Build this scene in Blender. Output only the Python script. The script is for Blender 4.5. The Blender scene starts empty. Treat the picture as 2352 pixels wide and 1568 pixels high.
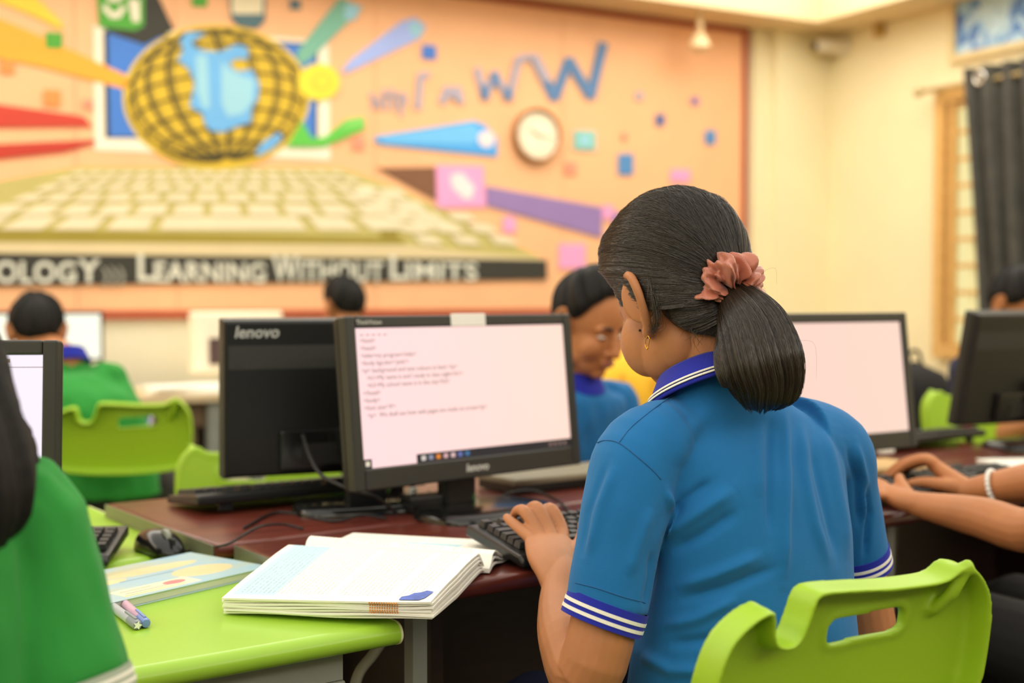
import bpy, bmesh, math, random
import numpy as np
from mathutils import Matrix, Vector, Euler
random.seed(7)
RNG = np.random.default_rng(11)
scene = bpy.context.scene
COL = scene.collection

# ------------------------------------------------------------------ camera, world, light, exposure
FPX = 2940.0                       # 45 mm on a 36 mm sensor, image 2352 x 1568
PITCH = math.atan(99 / 2940.0)
ZC = 1.13
CAMP = np.array([0.0, 0.0, ZC])
cam_data = bpy.data.cameras.new('camera')
cam_data.lens = 45.0
cam_data.sensor_width = 36.0
cam_data.clip_start = 0.05
cam_data.dof.use_dof = True
cam_data.dof.focus_distance = 1.55
cam_data.dof.aperture_fstop = 2.6
cam = bpy.data.objects.new('camera', cam_data)
cam.location = (0, 0, ZC)
cam.rotation_euler = (math.pi / 2 - PITCH, 0, 0)
COL.objects.link(cam)
scene.camera = cam

world = bpy.data.worlds.new('world')
scene.world = world
world.use_nodes = True
bg = world.node_tree.nodes['Background']
bg.inputs[0].default_value = (1.0, 0.96, 0.88, 1)
bg.inputs[1].default_value = 0.15

CEIL_L = 1.6                       # glow added to the middle of the tray ceiling as overhead fill
COVE_L = 4.9                       # its brighter cove along the walls
CEIL_COL = (1.0, 0.945, 0.83, 1)
scene.view_settings.view_transform = 'Standard'
scene.view_settings.look = 'None'
scene.view_settings.gamma = 1.0
scene.view_settings.use_curve_mapping = False
scene.view_settings.exposure = 0.0

# ------------------------------------------------------------------ geometry helpers
def ray(px, py):
    x = (px - 1176) / FPX; y = -(py - 784) / FPX
    return np.array([x, math.cos(PITCH) + y * math.sin(PITCH), -math.sin(PITCH) + y * math.cos(PITCH)])
def P(px, py, d): return CAMP + d * ray(px, py)
def PZ(px, py, z):
    r = ray(px, py); return CAMP + r * ((z - ZC) / r[2])
def PPL(px, py, o, n):
    r = ray(px, py); return CAMP + r * (np.dot(np.array(o) - CAMP, n) / np.dot(r, n))
def proj(V):
    q = np.asarray(V, float) - CAMP
    d = q[..., 1] * math.cos(PITCH) - q[..., 2] * math.sin(PITCH)
    u = q[..., 1] * math.sin(PITCH) + q[..., 2] * math.cos(PITCH)
    return 1176 + FPX * q[..., 0] / d, 784 - FPX * u / d, d

def s2l(c):
    c = c / 255.0
    return c / 12.92 if c <= 0.04045 else ((c + 0.055) / 1.055) ** 2.4
def rgb(r, g, b): return (s2l(r), s2l(g), s2l(b), 1.0)

class MB:
    """collects vertices and faces for one mesh"""
    def __init__(s): s.v = []; s.f = []; s.n = 0
    def add(s, V, Fs):
        V = np.asarray(V, float).reshape(-1, 3)
        s.v.append(V); s.f += [tuple(int(i) + s.n for i in f) for f in Fs]; s.n += len(V); return s
    def V(s): return np.concatenate(s.v) if s.v else np.zeros((0, 3))
    def mesh(s, name='mesh'):
        m = bpy.data.meshes.new(name)
        m.from_pydata(s.V().tolist(), [], s.f); m.validate(); m.update(); return m
    # shapes
    def box(s, x0, x1, y0, y1, z0, z1, M=None):
        V = np.array([[x, y, z] for x in (x0, x1) for y in (y0, y1) for z in (z0, z1)], float)
        if M is not None: V = xf(M, V)
        return s.add(V, [(0,1,3,2),(4,6,7,5),(0,4,5,1),(2,3,7,6),(0,2,6,4),(1,5,7,3)])
    def ell(s, c, r, rot=None, nu=24, nv=14):
        V = []; Fs = []
        for j in range(1, nv):
            t = math.pi * j / nv
            for i in range(nu):
                p = 2 * math.pi * i / nu
                V.append([math.sin(t) * math.cos(p), math.sin(t) * math.sin(p), math.cos(t)])
        V += [[0, 0, 1], [0, 0, -1]]
        V = np.array(V) * np.array(r)
        if rot is not None: V = V @ np.asarray(rot).T
        V = V + np.asarray(c)
        for j in range(nv - 2):
            for i in range(nu):
                a = j * nu + i; b = j * nu + (i + 1) % nu
                Fs.append((a, a + nu, b + nu, b))
        n = (nv - 1) * nu
        for i in range(nu):
            Fs.append((n, i, (i + 1) % nu)); Fs.append((n + 1, (nv - 2) * nu + (i + 1) % nu, (nv - 2) * nu + i))
        return s.add(V, Fs)
    def rings(s, R, cap=True, closed=True, loop=False):
        """R: list of equal-length rings"""
        R = [np.asarray(r, float) for r in R]; n = len(R[0]); k = len(R); Fs = []
        for j in range(k if loop else k - 1):
            j2 = (j + 1) % k
            for i in range(n if closed else n - 1):
                i2 = (i + 1) % n
                Fs.append((j * n + i, j * n + i2, j2 * n + i2, j2 * n + i))
        if cap and closed and not loop:
            Fs.append(tuple(range(n - 1, -1, -1))); Fs.append(tuple((k - 1) * n + i for i in range(n)))
        return s.add(np.concatenate(R), Fs)
    def tube(s, path, rad, seg=14, side=None, round_caps=True, smooth=0, power=2.0, loop=False):
        path = np.asarray(path, float); k = len(path)
        rad = np.asarray([(r, r) if np.isscalar(r) else r for r in (rad if isinstance(rad, (list, tuple, np.ndarray)) else [rad] * k)], float)
        if smooth:
            path, rad = catmull(path, smooth), catmull(rad, smooth); k = len(path)
        T = np.gradient(path, axis=0); T /= np.linalg.norm(T, axis=1)[:, None] + 1e-12
        if side is None:
            a = np.array([0, 0, 1.0]) if abs(T[0][2]) < 0.8 else np.array([1.0, 0, 0])
            u = np.cross(T[0], a)
        else: u = np.asarray(side, float)
        U = []
        for i in range(k):
            if side is not None: u = np.asarray(side, float)
            u = u - T[i] * np.dot(u, T[i]); u = u / (np.linalg.norm(u) + 1e-12); U.append(u)
        ang = np.arange(seg) * 2 * math.pi / seg
        ca, sa = np.cos(ang), np.sin(ang)
        if power != 2.0:
            ca = np.sign(ca) * np.abs(ca) ** (2 / power); sa = np.sign(sa) * np.abs(sa) ** (2 / power)
        R = []
        def ring(p, t, u, r): 
            w = np.cross(t, u)
            return p + np.outer(ca * r[0], u) + np.outer(sa * r[1], w)
        if round_caps:
            for a in (80, 55, 28):
                c, q = math.cos(math.radians(a)), math.sin(math.radians(a))
                R.append(ring(path[0] - T[0] * rad[0].min() * q, T[0], U[0], rad[0] * c))
        for i in range(k): R.append(ring(path[i], T[i], U[i], rad[i]))
        if round_caps:
            for a in (28, 55, 80):
                c, q = math.cos(math.radians(a)), math.sin(math.radians(a))
                R.append(ring(path[-1] + T[-1] * rad[-1].min() * q, T[-1], U[-1], rad[-1] * c))
        return s.rings(R, cap=not loop)
    def lathe(s, prof, seg=24, M=None):
        R = []
        for r, z in prof:
            a = np.arange(seg) * 2 * math.pi / seg
            V = np.stack([r * np.cos(a), r * np.sin(a), np.full(seg, z)], 1)
            R.append(xf(M, V) if M is not None else V)
        return s.rings(R)
    def prism(s, pts, axis_o, ex, ey, ez, t0, t1):
        """polygon pts (2-D) spanned by ex, ey, extruded from t0 to t1 along ez"""
        pts = np.asarray(pts, float); ex, ey, ez, o = map(np.asarray, (ex, ey, ez, axis_o))
        base = o + np.outer(pts[:, 0], ex) + np.outer(pts[:, 1], ey)
        n = len(pts)
        V = np.concatenate([base + ez * t0, base + ez * t1])
        Fs = [tuple(range(n - 1, -1, -1)), tuple(range(n, 2 * n))] + [(i, (i + 1) % n, n + (i + 1) % n, n + i) for i in range(n)]
        return s.add(V, Fs)

def xf(M, V):
    M = np.asarray(M, float); V = np.asarray(V, float)
    return V @ M[:3, :3].T + M[:3, 3]
def catmull(p, n):
    p = np.asarray(p, float); k = len(p); out = []
    q = np.concatenate([[2 * p[0] - p[1]], p, [2 * p[-1] - p[-2]]])
    for i in range(k - 1):
        a, b, c, d = q[i], q[i + 1], q[i + 2], q[i + 3]
        for j in range(n):
            t = j / n
            out.append(0.5 * ((2 * b) + (c - a) * t + (2 * a - 5 * b + 4 * c - d) * t * t + (-a + 3 * b - 3 * c + d) * t ** 3))
    out.append(p[-1]); return np.array(out)
def resample(p, n, closed=False):
    p = np.asarray(p, float)
    if closed: p = np.concatenate([p, p[:1]])
    L = np.concatenate([[0], np.cumsum(np.linalg.norm(np.diff(p, axis=0), axis=1))])
    t = np.linspace(0, L[-1], n + 1 if closed else n)
    out = np.stack([np.interp(t, L, p[:, i]) for i in range(p.shape[1])], 1)
    return out[:-1] if closed else out
def rotm(x=0, y=0, z=0): return np.array(Euler((math.radians(x), math.radians(y), math.radians(z)), 'XYZ').to_matrix())
def mat4(R=None, t=(0, 0, 0)):
    M = np.eye(4)
    if R is not None: M[:3, :3] = R
    M[:3, 3] = t; return M

ROOT = {}
def tag(o, label=None, cat=None, group=None, kind=None):
    if label: o['label'] = label
    if cat: o['category'] = cat
    if group: o['group'] = group
    if kind: o['kind'] = kind
    return o
def thing(name, label, cat, loc=(0, 0, 0), rz=0.0, group=None, kind=None):
    o = bpy.data.objects.new(name, None); COL.objects.link(o)
    o.empty_display_size = 0.05
    o.location = tuple(float(c) for c in loc); o.rotation_euler = (0, 0, rz)
    ROOT[o.name] = np.array(Matrix.Translation(o.location) @ Matrix.Rotation(rz, 4, 'Z'))
    return tag(o, label, cat, group, kind)
def mk(name, m, material, parent=None, smooth=False, world=False, M=None):
    """link a mesh (or MB) as one object; world=True: its vertices are in world space and get moved into the parent's space"""
    if isinstance(m, MB): m = m.mesh(name)
    if M is not None: m.transform(Matrix(np.asarray(M).tolist()))
    if world and parent is not None: m.transform(Matrix(ROOT[parent.name].tolist()).inverted())
    o = bpy.data.objects.new(name, m); COL.objects.link(o)
    if material is not None and not m.materials: m.materials.append(material)
    if smooth: m.shade_smooth()
    if parent is not None:
        o.parent = parent
        if parent.name in ROOT: ROOT[o.name] = ROOT[parent.name]
    return o
def bev(o, w=0.003, seg=2, ang=35):
    b = o.modifiers.new('bevel', 'BEVEL'); b.width = w; b.segments = seg; b.limit_method = 'ANGLE'; b.angle_limit = math.radians(ang)
    return o
def autosmooth(o, ang=40):
    me = o.data; me.shade_smooth()
    try: me.set_sharp_from_angle(angle=math.radians(ang))
    except Exception: pass
    return o
def evaluated(o):
    dg = bpy.context.evaluated_depsgraph_get(); dg.update()
    return bpy.data.meshes.new_from_object(o.evaluated_get(dg))
def fuse(mb, voxel, smooth=4, factor=0.5):
    """one continuous surface out of overlapping closed shapes"""
    me = mb.mesh('tmp'); o = bpy.data.objects.new('tmp', me); COL.objects.link(o)
    r = o.modifiers.new('r', 'REMESH'); r.mode = 'VOXEL'; r.voxel_size = voxel; r.adaptivity = 0
    if smooth:
        q = o.modifiers.new('s', 'SMOOTH'); q.factor = factor; q.iterations = smooth
    out = evaluated(o)
    bpy.data.objects.remove(o); bpy.data.meshes.remove(me)
    out.shade_smooth(); return out
def getv(m):
    a = np.empty(len(m.vertices) * 3); m.vertices.foreach_get('co', a); return a.reshape(-1, 3)
def getn(m):
    a = np.empty(len(m.vertices) * 3); m.vertices.foreach_get('normal', a); return a.reshape(-1, 3)
def setv(m, V): m.vertices.foreach_set('co', np.ascontiguousarray(V, dtype=np.float64).ravel()); m.update()
def text_mesh(s, size, extrude=0.0004, shear=0.0, align='LEFT', space=1.0, bold=0.0):
    c = bpy.data.curves.new('txt', 'FONT'); c.body = s; c.size = size; c.extrude = extrude; c.shear = shear
    c.align_x = align; c.space_character = space; c.offset = bold; c.resolution_u = 3
    o = bpy.data.objects.new('txt', c); COL.objects.link(o); m = evaluated(o)
    bpy.data.objects.remove(o); bpy.data.curves.remove(c); return m
def copy_tree(o, parent=None):
    c = o.copy(); COL.objects.link(c)
    if parent is not None: c.parent = parent
    for ch in list(o.children): copy_tree(ch, c)
    return c
def snoise(V, scale, seed=0):
    """cheap smooth pseudo noise, -1..1"""
    r = np.random.default_rng(seed); out = np.zeros(len(V))
    for i in range(6):
        k = r.normal(size=3); k /= np.linalg.norm(k)
        out += np.sin(V @ k * 2 * math.pi / scale * (0.6 + 0.9 * r.random()) + r.random() * 6.28)
    return out / 3.2

# ------------------------------------------------------------------ materials
def new_mat(name):
    m = bpy.data.materials.new(name); m.use_nodes = True
    nt = m.node_tree; return m, nt, nt.nodes['Principled BSDF']
def mat(name, col, rough=0.5, var=0.06, vscale=12.0, bump=0.0, bscale=80.0, metal=0.0, spec=0.5, emit=0.0, sss=0.0, coat=0.0, sheen=0.0):
    m, nt, b = new_mat(name); N = nt.nodes; L = nt.links
    b.inputs['Roughness'].default_value = rough; b.inputs['Metallic'].default_value = metal
    b.inputs['Specular IOR Level'].default_value = spec
    if coat: b.inputs['Coat Weight'].default_value = coat; b.inputs['Coat Roughness'].default_value = 0.1
    if sheen: b.inputs['Sheen Weight'].default_value = sheen
    tc = N.new('ShaderNodeTexCoord')
    no = N.new('ShaderNodeTexNoise'); no.inputs['Scale'].default_value = vscale; no.inputs['Detail'].default_value = 3
    L.new(tc.outputs['Object'], no.inputs['Vector'])
    mr = N.new('ShaderNodeMapRange'); mr.inputs['From Min'].default_value = 0.3; mr.inputs['From Max'].default_value = 0.7
    mr.inputs['To Min'].default_value = 1 - var; mr.inputs['To Max'].default_value = 1 + var
    L.new(no.outputs['Fac'], mr.inputs['Value'])
    mx = N.new('ShaderNodeMix'); mx.data_type = 'RGBA'; mx.blend_type = 'MULTIPLY'; mx.inputs['Factor'].default_value = 1
    mx.inputs['A'].default_value = col
    L.new(mr.outputs['Result'], mx.inputs['B'])
    L.new(mx.outputs['Result'], b.inputs['Base Color'])
    if emit:
        L.new(mx.outputs['Result'], b.inputs['Emission Color']); b.inputs['Emission Strength'].default_value = emit
    if sss:
        b.inputs['Subsurface Weight'].default_value = sss; b.inputs['Subsurface Scale'].default_value = 0.006
        b.inputs['Subsurface Radius'].default_value = (1.0, 0.35, 0.2)
    if bump:
        nb = N.new('ShaderNodeTexNoise'); nb.inputs['Scale'].default_value = bscale; nb.inputs['Detail'].default_value = 2
        L.new(tc.outputs['Object'], nb.inputs['Vector'])
        bp = N.new('ShaderNodeBump'); bp.inputs['Strength'].default_value = bump; bp.inputs['Distance'].default_value = 0.002
        L.new(nb.outputs['Fac'], bp.inputs['Height']); L.new(bp.outputs['Normal'], b.inputs['Normal'])
    return m
def knit_mat(name, col, dark, scale=1000.0):
    """pique polo knit: fine diagonal cells"""
    m, nt, b = new_mat(name); N = nt.nodes; L = nt.links
    b.inputs['Roughness'].default_value = 0.85; b.inputs['Specular IOR Level'].default_value = 0.15
    b.inputs['Sheen Weight'].default_value = 0.10; b.inputs['Sheen Roughness'].default_value = 0.5
    tc = N.new('ShaderNodeTexCoord')
    vo = N.new('ShaderNodeTexVoronoi'); vo.inputs['Scale'].default_value = scale
    L.new(tc.outputs['Object'], vo.inputs['Vector'])
    no = N.new('ShaderNodeTexNoise'); no.inputs['Scale'].default_value = 9; L.new(tc.outputs['Object'], no.inputs['Vector'])
    mx = N.new('ShaderNodeMix'); mx.data_type = 'RGBA'; mx.inputs['A'].default_value = col; mx.inputs['B'].default_value = dark
    ad = N.new('ShaderNodeMath'); ad.operation = 'MULTIPLY_ADD'; ad.inputs[1].default_value = 0.15; ad.inputs[2].default_value = -0.1
    L.new(vo.outputs['Distance'], ad.inputs[0]); L.new(ad.outputs[0], mx.inputs['Factor'])
    m2 = N.new('ShaderNodeMix'); m2.data_type = 'RGBA'; m2.blend_type = 'MULTIPLY'; m2.inputs['Factor'].default_value = 1
    mr = N.new('ShaderNodeMapRange'); mr.inputs['To Min'].default_value = 0.88; mr.inputs['To Max'].default_value = 1.1
    L.new(no.outputs['Fac'], mr.inputs['Value']); L.new(mx.outputs['Result'], m2.inputs['A']); L.new(mr.outputs['Result'], m2.inputs['B'])
    L.new(m2.outputs['Result'], b.inputs['Base Color'])
    bp = N.new('ShaderNodeBump'); bp.inputs['Strength'].default_value = 0.22; bp.inputs['Distance'].default_value = 0.0005; bp.invert = True
    L.new(vo.outputs['Distance'], bp.inputs['Height']); L.new(bp.outputs['Normal'], b.inputs['Normal'])
    return m
def hair_mat(name, c0, c1, sx=260.0, sy=2.5, rough=0.36, spec=0.6):
    """streaks follow the strands through the UV map (u across, v along)"""
    m, nt, b = new_mat(name); N = nt.nodes; L = nt.links
    uv = N.new('ShaderNodeUVMap'); mp = N.new('ShaderNodeMapping'); mp.inputs['Scale'].default_value = (sx, sy, 1)
    L.new(uv.outputs['UV'], mp.inputs['Vector'])
    no = N.new('ShaderNodeTexNoise'); no.inputs['Scale'].default_value = 1.0; no.inputs['Detail'].default_value = 4; no.inputs['Roughness'].default_value = 0.7
    L.new(mp.outputs['Vector'], no.inputs['Vector'])
    cr = N.new('ShaderNodeValToRGB'); cr.color_ramp.elements[0].position = 0.38; cr.color_ramp.elements[0].color = c0
    cr.color_ramp.elements[1].position = 0.68; cr.color_ramp.elements[1].color = c1
    L.new(no.outputs['Fac'], cr.inputs['Fac']); L.new(cr.outputs['Color'], b.inputs['Base Color'])
    b.inputs['Roughness'].default_value = rough; b.inputs['Specular IOR Level'].default_value = spec
    bp = N.new('ShaderNodeBump'); bp.inputs['Strength'].default_value = 0.5; bp.inputs['Distance'].default_value = 0.0012
    L.new(no.outputs['Fac'], bp.inputs['Height']); L.new(bp.outputs['Normal'], b.inputs['Normal'])
    return m
def wood_mat(name, c0, c1, rough=0.25):
    m, nt, b = new_mat(name); N = nt.nodes; L = nt.links
    tc = N.new('ShaderNodeTexCoord'); mp = N.new('ShaderNodeMapping'); mp.inputs['Scale'].default_value = (1.6, 14, 14)
    L.new(tc.outputs['Object'], mp.inputs['Vector'])
    no = N.new('ShaderNodeTexNoise'); no.inputs['Scale'].default_value = 4; no.inputs['Detail'].default_value = 6; no.inputs['Distortion'].default_value = 0.6
    L.new(mp.outputs['Vector'], no.inputs['Vector'])
    cr = N.new('ShaderNodeValToRGB'); cr.color_ramp.elements[0].position = 0.3; cr.color_ramp.elements[0].color = c0
    cr.color_ramp.elements[1].position = 0.7; cr.color_ramp.elements[1].color = c1
    L.new(no.outputs['Fac'], cr.inputs['Fac']); L.new(cr.outputs['Color'], b.inputs['Base Color'])
    b.inputs['Roughness'].default_value = rough
    return m
def emit_mat(name, col, strength, edge=None):
    m, nt, b = new_mat(name); N = nt.nodes; L = nt.links
    b.inputs['Base Color'].default_value = (0.02, 0.02, 0.02, 1); b.inputs['Roughness'].default_value = 0.35
    b.inputs['Emission Strength'].default_value = strength
    if edge is None: b.inputs['Emission Color'].default_value = col
    else:      # an LCD panel shifts hue along its width
        uv = N.new('ShaderNodeTexCoord'); sp = N.new('ShaderNodeSeparateXYZ'); cr = N.new('ShaderNodeValToRGB')
        L.new(uv.outputs['Generated'], sp.inputs[0]); L.new(sp.outputs['X'], cr.inputs['Fac'])
        cr.color_ramp.elements[0].color = col; cr.color_ramp.elements[1].color = edge
        L.new(cr.outputs['Color'], b.inputs['Emission Color'])
    return m

MT = {}
MT['lime'] = mat('lime_plastic', rgb(152, 190, 34), 0.42, 0.03, 6, 0.04, 300)
MT['lime_top'] = mat('lime_laminate', rgb(158, 202, 58), 0.28, 0.02, 5)
MT['lime_edge'] = mat('cream_edge', rgb(226, 226, 180), 0.5)
MT['grey_metal'] = mat('grey_painted_metal', rgb(150, 152, 142), 0.45, 0.05, 20, 0.05, 200)
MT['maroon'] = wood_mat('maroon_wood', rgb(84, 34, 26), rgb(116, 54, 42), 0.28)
MT['maroon_dk'] = wood_mat('dark_maroon_wood', rgb(36, 20, 14), rgb(52, 30, 20), 0.5)  # dark tone stands in for the shade under the desks
MT['edge_band'] = mat('grey_edge_band', rgb(112, 112, 92), 0.3, 0.08)
MT['black'] = mat('black_plastic', rgb(19, 19, 18), 0.38, 0.05, 10, 0.08, 500)
MT['black_gloss'] = mat('black_gloss_plastic', rgb(22, 22, 22), 0.18, 0.03)
MT['bezel'] = mat('bezel_plastic', rgb(42, 42, 39), 0.42, 0.04, 10, 0.05, 500)
MT['vent'] = mat('vent_plastic', rgb(46, 46, 43), 0.5, 0.25, 400)
MT['key'] = mat('key_plastic', rgb(36, 37, 38), 0.5, 0.06)
MT['cable'] = mat('cable_rubber', rgb(34, 33, 31), 0.5)
MT['silver'] = mat('silver_lettering', rgb(205, 205, 200), 0.35, 0.02, 10, 0, 80, 0.3)
MT['white_pl'] = mat('white_plastic', rgb(238, 236, 226), 0.45, 0.02)
MT['paper'] = mat('paper', rgb(250, 247, 236), 0.8, 0.015, 30)
MT['screen_pink'] = emit_mat('screen_glow_pink', rgb(252, 214, 216), 1.08, rgb(253, 216, 200))
MT['screen_peach'] = emit_mat('screen_glow_peach', rgb(244, 206, 194), 1.02, rgb(247, 212, 196))
MT['screen_lilac'] = emit_mat('screen_glow_lilac', rgb(250, 240, 255), 1.0)
MT['screen_far'] = emit_mat('screen_glow_white', rgb(255, 253, 230), 1.15)
MT['ink'] = mat('screen_ink', rgb(150, 128, 128), 0.6)
MT['taskbar'] = mat('taskbar', rgb(36, 38, 52), 0.4)
MT['skin'] = mat('skin', rgb(178, 118, 76), 0.52, 0.07, 22, 0.06, 700, 0, 0.35, 0, 0.12)
MT['skin2'] = mat('skin_tan', rgb(186, 122, 76), 0.52, 0.08, 18, 0.05, 400, 0, 0.35, 0, 0.1)
MT['nail'] = mat('nail', rgb(200, 140, 112), 0.3)
MT['blue'] = knit_mat('blue_pique', rgb(32, 108, 168), rgb(16, 74, 128))
MT['royal'] = knit_mat('royal_rib', rgb(38, 46, 160), rgb(22, 26, 112), 900)
MT['stripe'] = mat('white_rib', rgb(240, 236, 220), 0.85, 0.04, 300, 0.2, 900)
MT['seam'] = mat('blue_thread', rgb(24, 88, 142), 0.9)
MT['green'] = knit_mat('green_pique', rgb(48, 140, 58), rgb(24, 104, 36))
MT['greycuff'] = mat('grey_rib', rgb(160, 170, 150), 0.85, 0.05)
MT['trouser'] = mat('black_trousers', rgb(22, 20, 19), 0.85, 0.1, 20, 0.1, 300)
MT['navy'] = mat('navy_cloth', rgb(24, 30, 62), 0.85, 0.1)
MT['shoe'] = mat('black_shoe', rgb(22, 20, 20), 0.4)
MT['hair'] = hair_mat('dark_hair', rgb(22, 18, 14), rgb(78, 63, 48), 900, 1.5, 0.30, 0.8)
MT['hair2'] = hair_mat('black_hair', rgb(14, 12, 10), rgb(30, 27, 24), 60, 2.5, 0.6, 0.25)
MT['haircap'] = hair_mat('dark_hair_base', rgb(14, 12, 9), rgb(36, 30, 24), 420, 2.5, 0.5, 0.3)
MT['scrunchie'] = mat('copper_satin', rgb(176, 100, 74), 0.34, 0.06, 40, 0.05, 200, 0, 0.6, 0, 0, 0, 0.3)
MT['gold'] = mat('gold', rgb(230, 180, 60), 0.22, 0.02, 10, 0, 80, 1.0)
MT['eye'] = mat('eye_white', rgb(225, 215, 205), 0.3)
MT['iris'] = mat('iris', rgb(34, 22, 16), 0.2)
MT['lip'] = mat('lip', rgb(160, 92, 76), 0.45)
# ------------------------------------------------------------------ the room
WN = math.atan2(2940.0, 5324.0)                        # mural wall yaw
Uw = np.array([math.cos(WN), math.sin(WN), 0])          # along the mural wall, to the right
Vw = np.array([math.sin(WN), -math.cos(WN), 0])         # out of the mural wall, towards the camera
EZ = np.array([0, 0, 1.0])
PW = P(1705, 65, 6.5)                                   # top right corner of the mural
ZTOP = float(PW[2])
CORN = PPL(1885, 400, PW, Vw); CORN[2] = 0              # where mural wall and right wall meet
RZ = WN
def room(u, v, z=0.0): return CORN + Uw * u + Vw * v + EZ * z
def wallp(px, py): return PPL(px, py, PW, Vw)           # pixel on the mural wall
def muv(px, py):
    q = wallp(px, py) - CORN; return np.array([q @ Uw, q[2]])
def rwall(px, py):                                      # pixel on the right wall -> (v, z)
    q = PPL(px, py, CORN, Uw) - CORN; return np.array([q @ Vw, q[2]])
RM = mat4(np.stack([Uw, -Vw, EZ], 1), CORN)             # room frame: x along the wall, y into the wall

MT['cream'] = mat('cream_paint', rgb(244, 230, 186), 0.7, 0.03, 3, 0.05, 60)
MT['creamlow'] = mat('pale_cream_paint', rgb(238, 230, 200), 0.7, 0.03, 3)
MT['soffit'] = mat('soffit_paint', rgb(238, 214, 168), 0.7, 0.03, 3)
MT['floor'] = mat('floor_tile_glaze', rgb(66, 58, 46), 0.35, 0.08, 4)
MT['grout'] = mat('grout', rgb(46, 40, 34), 0.8)

def rbox(name, u0, u1, v0, v1, z0, z1, m, parent=None, kind='structure'):
    b = MB().box(u0, u1, -v1, -v0, z0, z1, RM)
    o = mk(name, b, m, parent)
    if kind and parent is None: o['kind'] = kind
    return o
RU0, RV1 = -8.2, 8.2
rbox('floor', RU0, 0, 0, RV1, -0.06, -0.004, MT['grout'])
fl = bpy.data.objects['floor']
tile = MB().box(0.003, 0.597, 0.003, 0.597, -0.004, 0.0).mesh('tile'); tile.materials.append(MT['floor'])
for i in range(13):
    for j in range(13):
        o = bpy.data.objects.new('floor_tile', tile); COL.objects.link(o); o.parent = fl
        o.matrix_local = Matrix((RM @ mat4(None, (RU0 + 0.1 + i * 0.6, -(0.1 + j * 0.6) - 0.6, 0))).tolist())
rbox('wall_back', RU0, 0.15, -0.15, 0, 0, 2.95, MT['creamlow'])
rbox('wall_right', 0, 0.15, 0, RV1, 0, 2.95, MT['cream'])
rbox('wall_left', RU0 - 0.15, RU0, 0, RV1, 0, 2.95, MT['cream'])
# pilaster in the corner and cream strip beside the mural
u1 = muv(1722, 400)[0]; u2 = muv(1760, 400)[0]
rbox('trim_1', u1, u2, 0, 0.03, 0, ZTOP, MT['cream'])
rbox('trim_2', u2, 0.0, 0, 0.07, 0, ZTOP, MT['cream'])
# tray ceiling: a soffit ring around a recess with cove light and an added glowing middle
ce = MB()
SO = 0.30
for (a, b, c, d) in ((RU0, 0, 0, SO), (-SO, 0, SO, RV1), (RU0, RU0 + SO, SO, RV1), (RU0 + SO, -SO, RV1 - SO, RV1)):
    ce.box(a, b, -d, -c, ZTOP, ZTOP + 0.28, RM)
cei = mk('ceiling', ce, MT['soffit']); cei['kind'] = 'structure'
lp = emit_mat('ceiling_fill_glow', CEIL_COL, CEIL_L)  # plain ceiling middle made to glow, added for soft overhead light
mk('fill_panel', MB().box(RU0 + 1.2, -1.2, -(RV1 - 1.2), -1.2, ZTOP + 0.28, ZTOP + 0.30, RM), lp, cei)
cove = emit_mat('cove_light', CEIL_COL, COVE_L)      # bright cove running round the tray, as at the top right of the photograph
for (a, b, c, d) in ((RU0 + .2, -.2, .2, 1.2), (-1.2, -.2, 1.2, RV1 - 1.2), (RU0 + .2, RU0 + 1.2, 1.2, RV1 - 1.2), (RU0 + .2, -.2, RV1 - 1.2, RV1 - .2)):
    mk('cove_light', MB().box(a, b, -d, -c, ZTOP + 0.28, ZTOP + 0.30, RM), cove, cei)

# ------------------------------------------------------------------ the mural, painted on boards
mu = thing('wall_mural', 'orange wall mural with golden globe, painted keyboard, slogan and blue WWW letters', 'mural', room(-3.0, 0, 1.0), RZ)
def mp_(name, r, g, b, var=0.03): return mat('mural_' + name, rgb(r, g, b), 0.6, var, 6)
K = {k: mp_(k, *c) for k, c in dict(orange=(250, 188, 138), peach=(255, 205, 150), trim=(176, 84, 52), gold=(220, 182, 42), golddk=(70, 60, 22),
     goldlt=(236, 200, 60), goldsh=(160, 134, 36), sky=(110, 178, 232), sky2=(156, 208, 226), mblue=(68, 124, 210), white=(250, 236, 212), dark=(52, 50, 40), keytop=(236, 222, 186),
     keyside=(196, 182, 108), olive=(158, 140, 46), rim=(222, 202, 156), black=(50, 48, 40), letter=(224, 222, 204), letterd=(150, 148, 134), red=(206, 64, 42), red2=(196, 56, 36), ray=(255, 172, 52), yellow=(248, 206, 62), green=(80, 164, 52), greend=(40, 110, 36),
     teal=(122, 182, 158), teald=(80, 110, 118), peri=(164, 182, 240), www=(90, 130, 176), wwwlt=(178, 168, 184), blue2=(76, 166, 236), blue3=(112, 192, 246), purple=(150, 122, 178), pink=(246, 164, 210), pinklt=(250, 226, 226), brown=(128, 84, 56), sq=(84, 140, 196), sqd=(86, 104, 160),
     cyan=(136, 200, 190), salmon=(255, 150, 120), og=(255, 146, 74), lgreen=(126, 208, 96), lime=(96, 196, 70), sun=(248, 222, 60)).items()}
LAY = [0]
def decal(name, pts, m, layer=1, uv=False, parent=None):
    q = np.array([muv(*p) if not uv else p for p in pts])
    t = 0.012 + 0.0012 * layer
    b = MB().prism(q, CORN, Uw, EZ, Vw, 0.010 + 0.0012 * (layer - 1), t)
    return mk(name, b, m, parent or mu, world=(parent is None))
def mpoly(name, mb, m): return mk(name, mb, m, mu, world=True)
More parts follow.
